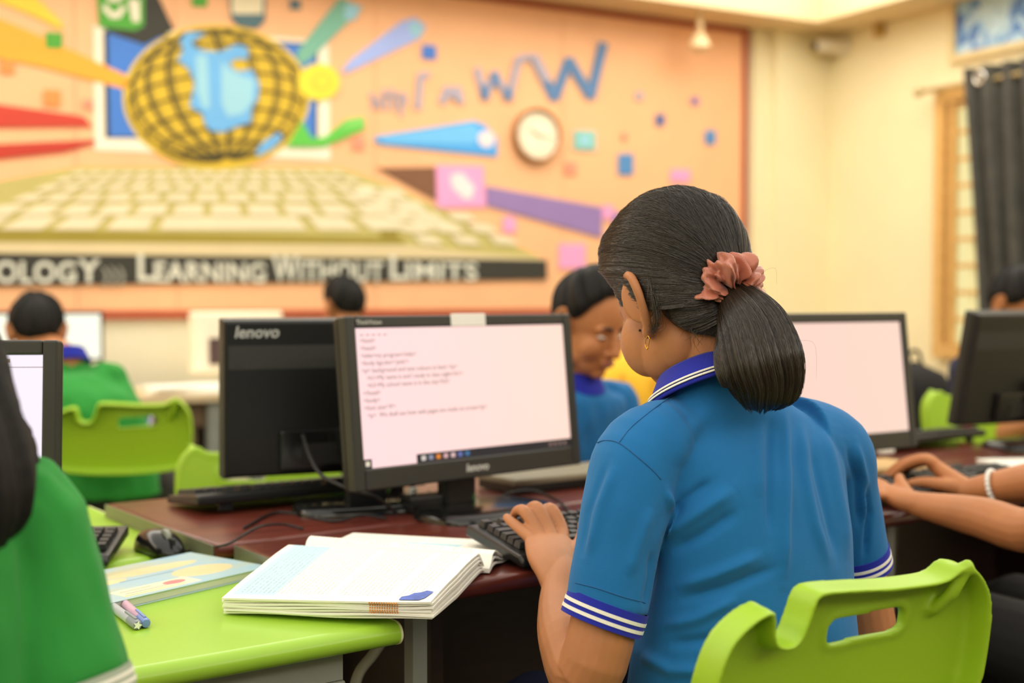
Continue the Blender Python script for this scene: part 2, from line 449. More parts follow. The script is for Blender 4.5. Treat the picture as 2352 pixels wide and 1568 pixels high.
# boards
mtl = muv(1703, 66); mbt = muv(1250, 708)[1]
edges = [RU0 + 0.6, muv(-520, 300)[0], muv(172, 300)[0], muv(402, 300)[0], muv(860, 300)[0], muv(1290, 300)[0], mtl[0]]
for a, b in zip(edges[:-1], edges[1:]):
    o = mk('board', MB().prism([(a + 0.0015, mbt), (b - 0.0015, mbt), (b - 0.0015, ZTOP - 0.005), (a + 0.0015, ZTOP - 0.005)], CORN, Uw, EZ, Vw, 0.0, 0.010), K['orange'], mu, world=True)
mk('trim', MB().prism([(edges[0], mbt - 0.035), (mtl[0] + 0.03, mbt - 0.035), (mtl[0] + 0.03, mbt), (edges[0], mbt)], CORN, Uw, EZ, Vw, 0.0, 0.022), K['trim'], mu, world=True)
mk('trim', MB().prism([(mtl[0], mbt), (mtl[0] + 0.03, mbt), (mtl[0] + 0.03, ZTOP - 0.005), (mtl[0], ZTOP - 0.005)], CORN, Uw, EZ, Vw, 0.0, 0.022), K['trim'], mu, world=True)
mk('trim', MB().prism([(edges[0], ZTOP - 0.03), (mtl[0], ZTOP - 0.03), (mtl[0], ZTOP - 0.002), (edges[0], ZTOP - 0.002)], CORN, Uw, EZ, Vw, 0.0, 0.018), K['trim'], mu, world=True)
# painted screen behind the globe
decal('painted_screen_frame', [(214, 60), (752, 95), (756, 368), (216, 345)], K['white'], 1)
decal('painted_screen_edge', [(236, 72), (727, 102), (727, 322), (240, 318)], K['dark'], 2)
decal('painted_screen', [(246, 78), (722, 106), (721, 318), (250, 314)], K['mblue'], 3)
decal('dark_ray', [(236, 64), (330, 60), (300, -30), (350, -30), (398, 70), (330, 105), (250, 78)], K['dark'], 4)
# rays to the left
decal('orange_ray', [(-40, 30), (70, 75), (290, 175), (292, 208), (100, 156), (-40, 128)], K['ray'], 4)
decal('yellow_ray', [(-20, -30), (60, -25), (142, 55), (140, 70), (80, 40), (-20, 0)], K['yellow'], 4)
decal('red_ray', [(-40, 236), (190, 268), (210, 292), (-40, 294)], K['red'], 4)
decal('red_ray', [(-40, 334), (217, 322), (217, 330), (150, 350), (-40, 370)], K['red2'], 4)
for x, y, w, c in ((122, 95, 20, 'green'), (15, 154, 16, 'og'), (118, 226, 19, 'og'), (200, 240, 11, 'salmon'), (456, 0, 17, 'green'), (675, 12, 12, 'teald')):
    decal('square', [(x - w, y - w), (x + w, y - w + 2), (x + w, y + w), (x - w, y + w - 1)], K[c], 5)
decal('emblem', [(219, -40), (330, -40), (328, 60), (310, 72), (226, 64)], K['green'], 6)
decal('emblem_mark', [(232, 22), (252, 44), (272, 44), (288, 20), (276, 14), (268, 30), (254, 30), (240, 10)], K['white'], 7)
decal('emblem_mark', [(292, 0), (318, 2), (318, 52), (302, 52)], K['white'], 7)
decal('emblem_mark', [(236, -30), (286, -30), (280, -2), (266, 8), (246, 4)], K['white'], 7)
decal('shield', [(522, -40), (608, -40), (606, 50), (588, 68), (545, 62), (528, 44)], K['teald'], 5)
decal('shield_face', [(528, -36), (602, -36), (600, 34), (530, 34)], K['keytop'], 6)
decal('teal_ray', [(675, 128), (700, 92), (778, -4), (830, 20), (720, 128), (690, 152)], K['teal'], 6)
decal('teal_ray_end', [(790, 8), (826, 16), (812, 48), (786, 46)], K['sky2'], 7)
decal('violet_ray', [(780, 168), (800, 140), (920, 50), (950, 42), (975, 62), (960, 90), (800, 166)], K['peri'], 5)
decal('violet_ray_end', [(932, 56), (962, 52), (968, 80), (945, 88)], K['sky2'], 6)
decal('square', [(966, 104), (998, 106), (998, 138), (966, 136)], K['mblue'], 5)
decal('sky_ray', [(856, 322), (860, 314), (1085, 278), (1110, 288), (1138, 318), (1138, 360), (870, 332)], K['blue2'], 5)
decal('sky_ray_light', [(862, 318), (1080, 284), (1100, 300), (1085, 332), (880, 328)], K['blue3'], 6)
q = [(1113 + 19 * math.cos(a), 320 + 19 * math.sin(a)) for a in np.linspace(0, 6.28, 20)[:-1]]
decal('ray_dot', q, K['pinklt'], 7)
decal('green_arrow', [(655, 338), (690, 278), (712, 318), (742, 316), (790, 276), (832, 268), (834, 298), (740, 338)], K['lime'], 8)
decal('green_arrow_light', [(770, 300), (796, 278), (832, 270), (832, 292)], K['lgreen'], 9)
q = [(728 + 48 * math.cos(a), 190 + 42 * math.sin(a)) for a in np.linspace(0, 6.28, 28)[:-1]]
decal('sun_badge', q, K['sun'], 9)
q = [(735 + 26 * math.cos(a), 190 + 22 * math.sin(a)) for a in np.linspace(0, 6.28, 28)[:-1]]
decal('sun_badge_ring', q, K['yellow'], 10)
q = [(735 + 14 * math.cos(a), 190 + 11 * math.sin(a)) for a in np.linspace(0, 6.28, 28)[:-1]]
decal('sun_badge_core', q, K['sun'], 11)
# globe: dark disc, gold bands as a woven grid, blue continents
GC, GR = (494, 224), (202, 155)
def gp(lon, lat, k=1.0):
    """globe longitude / latitude -> pixel; the globe leans a little"""
    x = math.sin(lon) * math.cos(lat); y = math.sin(lat); z = math.cos(lon) * math.cos(lat)
    t = -0.35; y2 = y * math.cos(t) - z * math.sin(t); r = 0.12
    x3 = x * math.cos(r) - y2 * math.sin(r); y3 = x * math.sin(r) + y2 * math.cos(r)
    return (GC[0] + GR[0] * x3 * k, GC[1] - GR[1] * y3 * k)
def gvis(lon, lat):
    y = math.sin(lat); z = math.cos(lon) * math.cos(lat); t = -0.35
    return y * math.sin(t) + z * math.cos(t) > 0.02
circ = [(GC[0] + (GR[0] + 5) * math.cos(a), GC[1] + (GR[1] + 5) * math.sin(a)) for a in np.linspace(0, 2 * math.pi, 61)[:-1]]
decal('globe_halo', [(GC[0] + (GR[0] + 12) * math.cos(a), GC[1] + (GR[1] + 10) * math.sin(a)) for a in np.linspace(0, 2 * math.pi, 61)[:-1]], K['goldlt'], 4)
decal('globe', circ, K['gold'], 5)
def band(name, f, ts, w, m, layer):
    run = []
    def flush():
        if len(run) > 2:
            L = []; Rr = []
            for i, p in enumerate(run):
                a = np.array(run[max(i - 1, 0)]); b = np.array(run[min(i + 1, len(run) - 1)])
                t = b - a; t = t / (np.linalg.norm(t) + 1e-6); n = np.array([-t[1], t[0]]) * w
                L.append(tuple(np.array(p) + n)); Rr.append(tuple(np.array(p) - n))
            decal(name, L + Rr[::-1], m, layer)
        run.clear()
    for t in ts:
        lo, la = f(t)
        if gvis(lo, la): run.append(gp(lo, la))
        else: flush()
    flush()
for i in range(-6, 6):
    lo = (i + 0.35) * math.pi / 10 * 1.05; c_ = max(0.3, math.cos(lo * 0.9))
    band('meridian_shade', lambda t, lo=lo: (lo + .06, t), np.linspace(-1.5, 1.5, 31), 7.0 * c_, K['goldsh'], 6)
    band('meridian', lambda t, lo=lo: (lo, t), np.linspace(-1.5, 1.5, 31), (3.6 if lo < .3 else 2.2) * c_ ** .5, K['golddk'], 7)
for i in range(-5, 6):
    la = i * 0.27
    band('parallel', lambda t, la=la: (t, la), np.linspace(-1.7, 1.7, 41), 2.6, K['golddk'], 8)
cont = [(405, 140), (418, 118), (410, 95), (425, 76), (470, 78), (438, 98), (440, 108), (462, 118), (500, 122), (540, 104), (565, 112), (566, 138), (540, 136), (522, 148), (540, 166), (575, 162), (592, 195), (588, 230), (575, 248), (572, 282),
        (540, 292), (505, 306), (478, 300), (466, 284), (462, 262), (432, 246), (440, 214), (444, 190), (430, 160)]
decal('continent', cont, K['sky'], 10)
decal('continent_light', [(446, 130), (472, 128), (478, 250), (462, 250), (448, 210)], K['sky2'], 11)
decal('continent_light', [(505, 140), (520, 160), (550, 175), (580, 185), (576, 235), (555, 262), (520, 270), (505, 240)], K['sky2'], 11)
decal('continent', [(584, 350), (600, 328), (636, 306), (645, 316), (625, 340), (588, 360)], K['sky'], 10)
# WWW letters and the little address in front of them
def strokes(name, pts, w, m, layer=5):
    pts = [np.array(p, float) for p in pts]
    for a, b in zip(pts[:-1], pts[1:]):
        t = (b - a) / np.linalg.norm(b - a); n = np.array([-t[1], t[0]]) * w
        decal(name, [tuple(a + n - t * w * .4), tuple(b + n + t * w * .4), tuple(b - n + t * w * .4), tuple(a - n - t * w * .4)], m, layer); layer += 1
strokes('letter_w', [(1222, 132), (1270, 226), (1302, 140), (1352, 222), (1380, 104)], 11, K['www'])
strokes('letter_w_pale', [(1222, 132), (1250, 185)], 10, K['wwwlt'], 10)
strokes('letter_w', [(1092, 160), (1110, 226), (1132, 168), (1164, 228), (1186, 138), (1212, 132)], 8, K['wwwlt'])
strokes('letter_w_tip', [(1108, 200), (1110, 226)], 8, K['www'], 10)
strokes('letter_w_tip', [(1130, 172), (1134, 196)], 8, K['www'], 10)
strokes('letter_w_tip', [(1160, 206), (1164, 228)], 8, K['www'], 10)
strokes('letter_w', [(1012, 236), (1024, 204), (1036, 222), (1046, 204), (1054, 236)], 8, K['wwwlt'])
strokes('slash_mark', [(980, 172), (962, 176), (956, 250)], 7, K['wwwlt'])
strokes('letter_h', [(850, 214), (856, 250)], 3.5, K['wwwlt']); strokes('letter_h', [(852, 232), (866, 230), (870, 250)], 3.5, K['wwwlt'])
strokes('letter_t', [(878, 206), (884, 252)], 3.5, K['wwwlt']); strokes('letter_t', [(872, 222), (890, 220)], 3, K['wwwlt'])
strokes('letter_t', [(896, 204), (902, 252)], 3.5, K['wwwlt']); strokes('letter_t', [(890, 222), (908, 220)], 3, K['wwwlt'])
strokes('letter_p', [(914, 214), (918, 266)], 3.5, K['wwwlt']); strokes('letter_p', [(914, 216), (928, 222), (926, 240), (916, 244)], 3.5, K['wwwlt'])
# little squares and rays on the right
for x, y, w, h, c in ((1512, 276, 10, 13, 'sqd'), (1627, 316, 12, 16, 'sq'), (1433, 378, 17, 24, 'sq'), (1464, 221, 8, 9, 'wwwlt'), (1592, 233, 8, 9, 'purple'), (1430, 314, 6, 8, 'salmon'),
                      (1306, 388, 13, 14, 'salmon'), (1558, 404, 22, 14, 'pink'), (1310, 588, 30, 28, 'pink'), (1166, 516, 14, 18, 'pink'), (820, 330, 14, 14, 'salmon'), (1392, 488, 13, 16, 'pink')):
    decal('square', [(x - w, y - h), (x + w, y - h), (x + w, y + h), (x - w, y + h)], K[c], 5)
decal('cyan_square', [(1314, 300), (1364, 302), (1364, 346), (1314, 344)], K['cyan'], 5)
decal('cyan_square_core', [(1328, 312), (1350, 313), (1350, 334), (1328, 333)], K['sky2'], 6)
decal('brown_ray', [(862, 386), (996, 384), (998, 460)], K['brown'], 5)
decal('pink_square', [(998, 380), (1106, 382), (1112, 476), (1000, 478)], K['pink'], 5)
decal('pink_square_mark', [(1030, 402), (1056, 396), (1086, 430), (1080, 456), (1062, 458), (1034, 430)], K['pinklt'], 6)
decal('purple_ray', [(1112, 428), (1378, 476), (1378, 546), (1114, 472)], K['purple'], 5)
decal('purple_ray', [(1404, 486), (1700, 545), (1700, 640), (1404, 560)], K['purple'], 5)
# painted keyboard
decal('painted_keyboard', [(-60, 428), (180, 382), (780, 385), (905, 430), (1236, 590), (1250, 600), (-60, 585)], K['keyside'], 3)
decal('keyboard_front', [(-60, 526), (905, 545), (930, 548), (925, 562), (-60, 556)], K['olive'], 4)
decal('keyboard_front', [(870, 520), (910, 512), (912, 548), (870, 546)], K['olive'], 4)
decal('keyboard_rim', [(-60, 556), (925, 562), (1080, 580), (1248, 594), (1248, 600), (-60, 586)], K['rim'], 5)
rows = [(394, 402), (408, 418), (425, 438), (446, 462), (470, 494), (498, 528)]
for r, (y0, y1) in enumerate(rows):
    n = [17, 16, 15, 13, 12, 10][r]
    def kx(u, y, r=r): 
        k = (y - 385) / 145.0
        xl = 190 - 330 * k; xr = 760 + 330 * k
        return xl + (xr - xl) * u
    for i in range(n):
        u0, u1 = (i + 0.08) / n, (i + 0.86) / n
        if kx(u1, y1) < -70: continue
        if r == 5 and 4 <= i <= 6:
            if i > 4: continue
            u1 = (6 + 0.86) / n
        decal('painted_key', [(kx(u0, y0) + 3, y0), (kx(u1, y0), y0), (kx(u1, y1), y1), (kx(u0, y1), y1)], K['keytop'], 6)
for r in range(5):
    for i in range(3 if r > 1 else 2):
        y0 = 432 + r * 27; y1 = y0 + 20; x0 = 800 + i * 62 + r * (36 + i * 6); w = 50
        if r * 27 + 432 > 565: continue
        decal('painted_key', [(x0, y0), (x0 + w, y0 + 3), (x0 + w + 22, y1 + 3), (x0 + 20, y1)], K['keytop'], 7)
decal('slogan_band', [(-80, 581), (1251, 597), (1252, 641), (-80, 656)], K['black'], 8)
sl = mu
def slogan(s, px0, px1, py, hpx, col='letter'):
    a = muv(px0, py); b = muv(px1, py - (px1 - px0) * 0.0)
    h = abs(muv(px0, py - hpx)[1] - a[1])
    m = text_mesh(s, h / 0.72, 0.0006, 0, 'LEFT', 1.05, h * 0.035)
    V = getv(m); sx = (b[0] - a[0]) / (V[:, 0].max() - V[:, 0].min()); V[:, 0] = (V[:, 0] - V[:, 0].min()) * sx; setv(m, V)
    T = np.eye(4); T[:3, 0] = Uw; T[:3, 1] = EZ; T[:3, 2] = Vw; T[:3, 3] = CORN + Uw * a[0] + EZ * a[1] + Vw * 0.0225
    o = mk('slogan_letters', m, K[col], mu, world=True, M=T)
slogan('OLOG', -12, 172, 648, 50); slogan('Y', 176, 228, 648, 54); slogan(')))', 230, 284, 646, 34, 'letterd')
slogan('L', 314, 352, 644, 62); slogan('EARNING', 352, 606, 646, 46); slogan('W', 622, 682, 644, 60); slogan('ITHOUT', 684, 876, 644, 46)
slogan('L', 892, 926, 641, 56); slogan('IMITS', 928, 1092, 641, 40)

# ------------------------------------------------------------------ things on the walls
cl = thing('wall_clock', 'round white wall clock with brown rim hanging on the mural below the big W', 'clock', wallp(1226, 312), RZ)
cR = np.linalg.norm(wallp(1226 + 54, 312) - wallp(1226, 312)) * 0.97
def disc(name, prof, m, px=1226, py=312, seg=40, parent=cl):
    T = np.eye(4); T[:3, 0] = Uw; T[:3, 1] = EZ; T[:3, 2] = Vw; T[:3, 3] = wallp(px, py)
    return autosmooth(mk(name, MB().lathe(prof, seg, T), m, parent, world=True))
MT['clockrim'] = mat('brown_clock_rim', rgb(166, 116, 70), 0.4)
disc('rim', [(0.001, 0.011), (cR, 0.011), (cR, 0.045), (cR * .95, 0.052), (cR * .88, 0.046), (cR * .87, 0.03), (0.001, 0.03)], MT['clockrim'])
disc('dial', [(0.001, 0.012), (cR * .87, 0.012), (cR * .87, 0.036), (0.001, 0.036)], mat('clock_dial', rgb(250, 236, 206), 0.5))
tickm = mat('clock_ink', rgb(150, 130, 104), 0.6)
for k in range(12):
    a = k * math.pi / 6; d = Uw * math.sin(a) + EZ * math.cos(a); e = np.cross(Vw, d)
    c = wallp(1226, 312) + Vw * 0.0362
    mk('hour_mark', MB().prism([(-.003, cR * .66), (.003, cR * .66), (.003, cR * .76), (-.003, cR * .76)], c, e, d, Vw, 0, 0.001), tickm, cl, world=True)
for nm, a, l, w in (('hour_hand', -1.0, .42, .005), ('minute_hand', 1.7, .62, .0035)):
    d = Uw * math.sin(a) + EZ * math.cos(a); e = np.cross(Vw, d); c = wallp(1226, 312) + Vw * 0.038
    mk(nm, MB().prism([(-w, -.02), (w, -.02), (w * .5, cR * l), (-w * .5, cR * l)], c, e, d, Vw, 0, 0.0015), tickm, cl, world=True)

# small white lamp hanging from the soffit in front of the mural
hp = P(1606, 100, 6.15)
hl = thing('hanging_lamp', 'small white lamp hanging from the soffit before the mural corner', 'lamp', hp)
hm = mat('ivory_enamel', rgb(244, 214, 164), 0.4)
mk('stem', MB().tube([(0, 0, ZTOP - hp[2]), (0.005, 0, 0.03)], [0.018, 0.014], 10), hm, hl, True)
autosmooth(mk('shade', MB().lathe([(0.012, 0.05), (0.03, 0.04), (0.05, 0.0), (0.052, -0.02), (0.03, -0.035), (0.002, -0.04)], 24), hm, hl))

# camera and sensor on the right wall
def rw(v, z, out=0.0): return CORN + Vw * v + EZ * z - Uw * out
RWM = lambda v, z, out=0.0: mat4(np.stack([Vw, EZ, -Uw], 1), rw(v, z, out))       # x along the wall towards us, y up, z out of the wall
v_, z_ = rwall(1940, 108)
cc = thing('security_camera', 'white dome security camera with dark lens high on the cream wall', 'camera', rw(v_, z_))
wp = mat('camera_white', rgb(236, 226, 200), 0.4)
autosmooth(mk('mount', MB().lathe([(.001, 0), (.05, 0), (.05, .03), (.045, .035), (.001, .035)], 24, RWM(v_, z_)), wp, cc, world=True))
autosmooth(mk('housing', MB().tube([rw(v_, z_, .03), rw(v_ - .01, z_ - .005, .16)], [.04, .036], 18), wp, cc, world=True))
mk('lens', MB().ell(rw(v_ - .012, z_ - .008, .185), (.022, .022, .022)), MT['black_gloss'], cc, True, world=True)
v_, z_ = rwall(2025, 70)
dt = thing('wall_sensor', 'small tan sensor on the cream wall right of the security camera', 'sensor', rw(v_, z_))
sm = mat('tan_plastic', rgb(196, 160, 84), 0.5)
bev(mk('case', MB().box(-.03, .03, -.035, .035, 0, .03, RWM(v_, z_)), sm, dt, world=True), .006)
mk('eye', MB().ell(rw(v_, z_, .03), (.014, .014, .014)), mat('sensor_eye', rgb(150, 120, 60), 0.3), dt, True, world=True)

# framed blue mosaic picture
pv0, pz0 = rwall(2188, 122); pv1, pz1 = rwall(2352, 100); pz0 = rwall(2192, 146)[1]
pic = thing('framed_picture', 'framed blue and white mosaic picture above the dark curtain', 'picture', rw(pv0, pz0))
pw_, ph_ = 0.85, 0.62
m, nt, b = new_mat('mosaic_print'); N = nt.nodes; L = nt.links
tc = N.new('ShaderNodeTexCoord'); vo = N.new('ShaderNodeTexVoronoi'); vo.inputs['Scale'].default_value = 26; L.new(tc.outputs['Object'], vo.inputs['Vector'])
no = N.new('ShaderNodeTexNoise'); no.inputs['Scale'].default_value = 7; L.new(tc.outputs['Object'], no.inputs['Vector'])
cr = N.new('ShaderNodeValToRGB'); cr.color_ramp.elements[0].color = rgb(44, 70, 160); cr.color_ramp.elements[1].color = rgb(236, 244, 250)
e = cr.color_ramp.elements.new(0.45); e.color = rgb(98, 150, 214); e = cr.color_ramp.elements.new(0.6); e.color = rgb(170, 210, 236)
mx = N.new('ShaderNodeMix'); mx.inputs['Factor'].default_value = 0.45
sp = N.new('ShaderNodeSeparateColor'); L.new(vo.outputs['Color'], sp.inputs[0]); L.new(no.outputs['Fac'], mx.inputs['A']); L.new(sp.outputs[0], mx.inputs['B'])
L.new(mx.outputs['Result'], cr.inputs['Fac']); L.new(cr.outputs['Color'], b.inputs['Base Color']); b.inputs['Roughness'].default_value = 0.4
MT['mosaic'] = m
RM0 = RWM(pv0, pz0)
fm = mat('picture_frame_paint', rgb(226, 204, 150), 0.5)
mk('print', MB().box(.03, pw_ - .03, .03, ph_ - .03, .0, .016, RM0), MT['mosaic'], pic, world=True)
for (a, b_, c, d) in ((0, .035, 0, ph_), (pw_ - .035, pw_, 0, ph_), (.035, pw_ - .035, 0, .035), (.035, pw_ - .035, ph_ - .035, ph_)):
    mk('frame_bar', MB().box(a, b_, c, d, 0, .03, RM0), fm, pic, world=True)
ov = [(0.26 + .085 * math.cos(a), .24 + .15 * math.sin(a)) for a in np.linspace(0, 6.28, 32)[:-1]]
mk('print_medallion', MB().prism(ov, rw(pv0, pz0), Vw, EZ, -Uw, .0155, .0175), mat('pale_blue_print', rgb(196, 226, 240), 0.4, 0.2, 40), pic, world=True)

# window with timber frame and lit panes, curtain on a rod in front
wv0 = rwall(2162, 400)[0]; wz1 = rwall(2165, 212)[1]; wv1 = wv0 + 1.3; wz0 = 0.85
wi = thing('window_1', None, None, rw(wv0, wz0), 0, kind='structure')
wf = wood_mat('window_timber', rgb(206, 156, 84), rgb(232, 188, 116), 0.45)
WM = RWM(wv0, wz0); WH = wz1 - wz0
for (a, b_, c, d) in ((0, .06, 0, WH), (1.24, 1.3, 0, WH), (.06, 1.24, 0, .06), (.06, 1.24, WH - .06, WH)):
    mk('window_frame', MB().box(a, b_, c, d, 0, .05, WM), wf, wi, world=True)
mk('mullion', MB().box(.085, .115, .06, WH - .06, 0, .045, WM), wf, wi, world=True)
pm = emit_mat('daylit_pane', rgb(255, 240, 170), 0.9)
npn = 9
for k in range(npn):
    z0 = .07 + k * (WH - .14) / npn; z1 = z0 + (WH - .14) / npn - .022
    mk('window_pane', MB().box(.12, .19, z0, z1, 0.002, .02, WM), pm, wi, world=True)
    mk('window_pane', MB().box(.22, 1.2, z0, z1, 0.002, .02, WM), pm, wi, world=True)
    mk('glazing_bar', MB().box(.115, 1.24, z1, z1 + .022, 0.0, .03, WM), wf, wi, world=True)
cu = thing('curtain', 'dark grey curtain with eyelets hanging in folds at the window', 'curtain', rw(wv0 + .15, 0))
m, nt, b = new_mat('charcoal_curtain'); N = nt.nodes; L = nt.links
tc = N.new('ShaderNodeTexCoord'); no = N.new('ShaderNodeTexNoise'); no.inputs['Scale'].default_value = 14; L.new(tc.outputs['Object'], no.inputs['Vector'])
cr = N.new('ShaderNodeValToRGB'); cr.color_ramp.elements[0].color = rgb(48, 46, 40); cr.color_ramp.elements[1].color = rgb(84, 80, 70); L.new(no.outputs['Fac'], cr.inputs['Fac'])
L.new(cr.outputs['Color'], b.inputs['Base Color']); b.inputs['Roughness'].default_value = 0.75; MT['curtain'] = m
cz1 = rwall(2215, 172)[1]; cv0 = rwall(2206, 200)[0] + 0.13
Rr = []; nx, nz = 150, 14
for j in range(nz):
    z = cz1 * (1 - j / (nz - 1)) + 0.03 * j / (nz - 1)
    row = []
    for i in range(nx):
        s = i / (nx - 1); g = 0.20 * max(0, (cz1 - z) / cz1) * (1 - s)
        v = cv0 + g + s * 1.15; o = .10 + .032 * math.sin(s * 2 * math.pi * 11 + 0.9) + 0.008 * math.sin(s * 23 + z * 3)
        row.append(rw(v, z, o))
    Rr.append(row)
cm = MB().rings(Rr, cap=False, closed=False)
co = mk('fabric', cm, MT['curtain'], cu, True, world=True); sd = co.modifiers.new('s', 'SOLIDIFY'); sd.thickness = 0.003
rodm = mat('rod_metal', rgb(190, 170, 120), 0.3, 0.03, 10, 0, 80, 0.7)
rd = thing('curtain_rod', 'thin metal curtain rod with finial above the window', 'rod', rw(wv0, cz1))
rz_ = rwall(2180, 205)[1] - 0.01
mk('bar', MB().tube([rw(wv0 - .03, rz_, .10), rw(wv0 + 1.5, rz_, .10)], [.011, .011], 12), rodm, rd, True, world=True)
mk('finial', MB().ell(rw(wv0 - .055, rz_, .10), (.022, .022, .022)), rodm, rd, True, world=True)
mk('bracket', MB().tube([rw(wv0 + .04, rz_, 0), rw(wv0 + .04, rz_, .10)], [.009, .009], 10), rodm, rd, True, world=True)
ringm = mat('eyelet_chrome', rgb(236, 232, 224), 0.12, 0.02, 10, 0, 80, 0.95)
for k in range(3):
    v = cv0 + .10 + k * .45; a = np.linspace(0, 2 * math.pi, 22)[:-1]
    c = rw(v, cz1 - .055, .135)
    R_ = []
    for t in a:
        d = Vw * math.cos(t) + EZ * math.sin(t); q = []
        for s in np.linspace(0, 2 * math.pi, 9)[:-1]:
            q.append(c + d * (.026 + .008 * math.cos(s)) - Uw * .008 * math.sin(s))
        R_.append(q)
    mk('eyelet', MB().rings(R_, loop=True, cap=False), ringm, cu, True, world=True)
# ------------------------------------------------------------------ furniture frame: rows of tables
TH = math.atan2(2940.0, 4000.0)
Ra = np.array([math.cos(TH), math.sin(TH), 0]); Fa = np.array([-math.sin(TH), math.cos(TH), 0])
ZM, ZG = 0.755, 0.730
O0 = PZ(1140, 1325, ZM); O0[2] = 0
def fr(a, b, z=0.0): return O0 + Ra * a + Fa * b + EZ * z
def infr(p): q = np.asarray(p) - O0; return q @ Ra, q @ Fa, q[2]

def rounded_slab(x0, x1, y0, y1, z0, z1, r=0.012, corner=0.0, nose=False):
    """table top with half-round edges: stack of inset outlines"""
    def outline(d):
        if corner <= 0:
            return [(x0 + d, y0 + d), (x1 - d, y0 + d), (x1 - d, y1 - d), (x0 + d, y1 - d)]
        pts = []
        for cx, cy, a0 in ((x1 - corner, y0 + corner, -90), (x1 - corner, y1 - corner, 0), (x0 + corner, y1 - corner, 90), (x0 + corner, y0 + corner, 180)):
            for k in range(6):
                a = math.radians(a0 + 18 * k); pts.append((cx + (corner - d) * math.cos(a), cy + (corner - d) * math.sin(a)))
        return pts
    b = MB(); R_ = []
    for k in range(7):
        a = math.pi * k / 6; zz = (z0 + z1) / 2 - math.cos(a) * (z1 - z0) / 2; d = r * (1 - math.sin(a))
        R_.append([(x, y, zz) for x, y in outline(d)])
    return b.rings(R_)

def nosed_top(x0, x1, D, z0, z1, grow=0.0):
    """board extruded along x with half-round long edges"""
    r = (z1 - z0) / 2; zc = (z0 + z1) / 2; prof = []
    for a in np.linspace(-90, 90, 13): prof.append((D - r * 1.15 + (r * 1.15 + grow) * math.cos(math.radians(a)), zc + (r + grow) * math.sin(math.radians(a))))
    for a in np.linspace(90, 270, 13): prof.append((r * 1.15 + (r * 1.15 + grow) * math.cos(math.radians(a)), zc + (r + grow) * math.sin(math.radians(a))))
    return MB().rings([[(x, y, z) for y, z in prof] for x in (x0, x1)])
def green_table(name, label, a0, a1, b0, b1, legs=True):
    t = thing(name, label, 'table', fr(a0, b0), TH, 'lime green student tables')
    W, D = a1 - a0, b1 - b0
    autosmooth(mk('tabletop', nosed_top(0, W - .003, D, ZG - .029, ZG), MT['lime_top'], t), 50)
    autosmooth(mk('end_cap', nosed_top(W - .003, W, D, ZG - .029, ZG, .0004), MT['lime_edge'], t), 50)
    mk('apron', MB().box(.03, W - .060, .045, .07, ZG - .070, ZG - .030), MT['grey_metal'], t)
    mk('apron', MB().box(.03, W - .060, D - .07, D - .045, ZG - .070, ZG - .030), MT['grey_metal'], t)
    mk('apron', MB().box(W - .085, W - .060, .07, D - .07, ZG - .070, ZG - .030), MT['grey_metal'], t)
    for x, y in ((W - .085, .042), (W - .085, D - .072), (.03, .042), (.03, D - .072)):
        bev(mk('leg', MB().box(x, x + .028, y, y + .028, 0, ZG - .071), MT['grey_metal'], t), .003)
    return t
green_table('student_table', 'lime green table in the foreground under the textbook and pens', -1.35, -0.178, -0.052, 0.512)
green_table('student_table', 'lime green table behind the foreground one, under the black mouse', -1.35, -0.200, 0.522, 1.08)

def desk(name, label, a0, a1, b0, b1, front, panel_b, group='maroon computer desks'):
    """front: -1 user edge at b0, +1 at b1"""
    t = thing(name, label, 'desk', fr(a0, b0), TH, group)
    W, D = a1 - a0, b1 - b0
    autosmooth(mk('desktop', rounded_slab(0.002, W, 0, D, ZM - .0245, ZM, .010), MT['maroon'], t), 50)
    mk('edge_band', MB().box(-.001, .002, .006, D - .006, ZM - .024, ZM - .001), MT['edge_band'], t)
    y = D - .05 if front < 0 else .03
    mk('under_desk_shade', MB().box(.05, W - .05, y, y + .018, .12, ZM - .026), MT['maroon_dk'], t)  # dark sheet added in place of the shade under the desk
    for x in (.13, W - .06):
        mk('side_panel', MB().box(x, x + .02, .07, D - .05, 0, ZM - .026), MT['maroon_dk'], t)  # dark boards added to keep the space under the desk in shade
    for x in (.086, W - .03):
        mk('leg', MB().box(x, x + .022, .045, .067, 0, ZM - .026), MT['grey_metal'], t)
        mk('leg', MB().box(x, x + .022, D - .075, D - .053, 0, ZM - .026), MT['grey_metal'], t)
    return t
desk('computer_desk', 'maroon wooden desk where the girl in blue types', -0.190, 0.80, 0.0, 0.425, -1, 0.4)
desk('computer_desk', 'maroon wooden desk with the black monitor seen from behind', -0.217, 0.80, 0.432, 0.93, 1, 0.45)
desk('computer_desk', 'maroon wooden desk under the hands of the student at right', 0.806, 1.80, 0.0, 0.425, -1, 0.4)
desk('computer_desk', 'maroon wooden desk under the black monitor at the right edge', 0.806, 1.95, 0.432, 0.93, 1, 0.45)

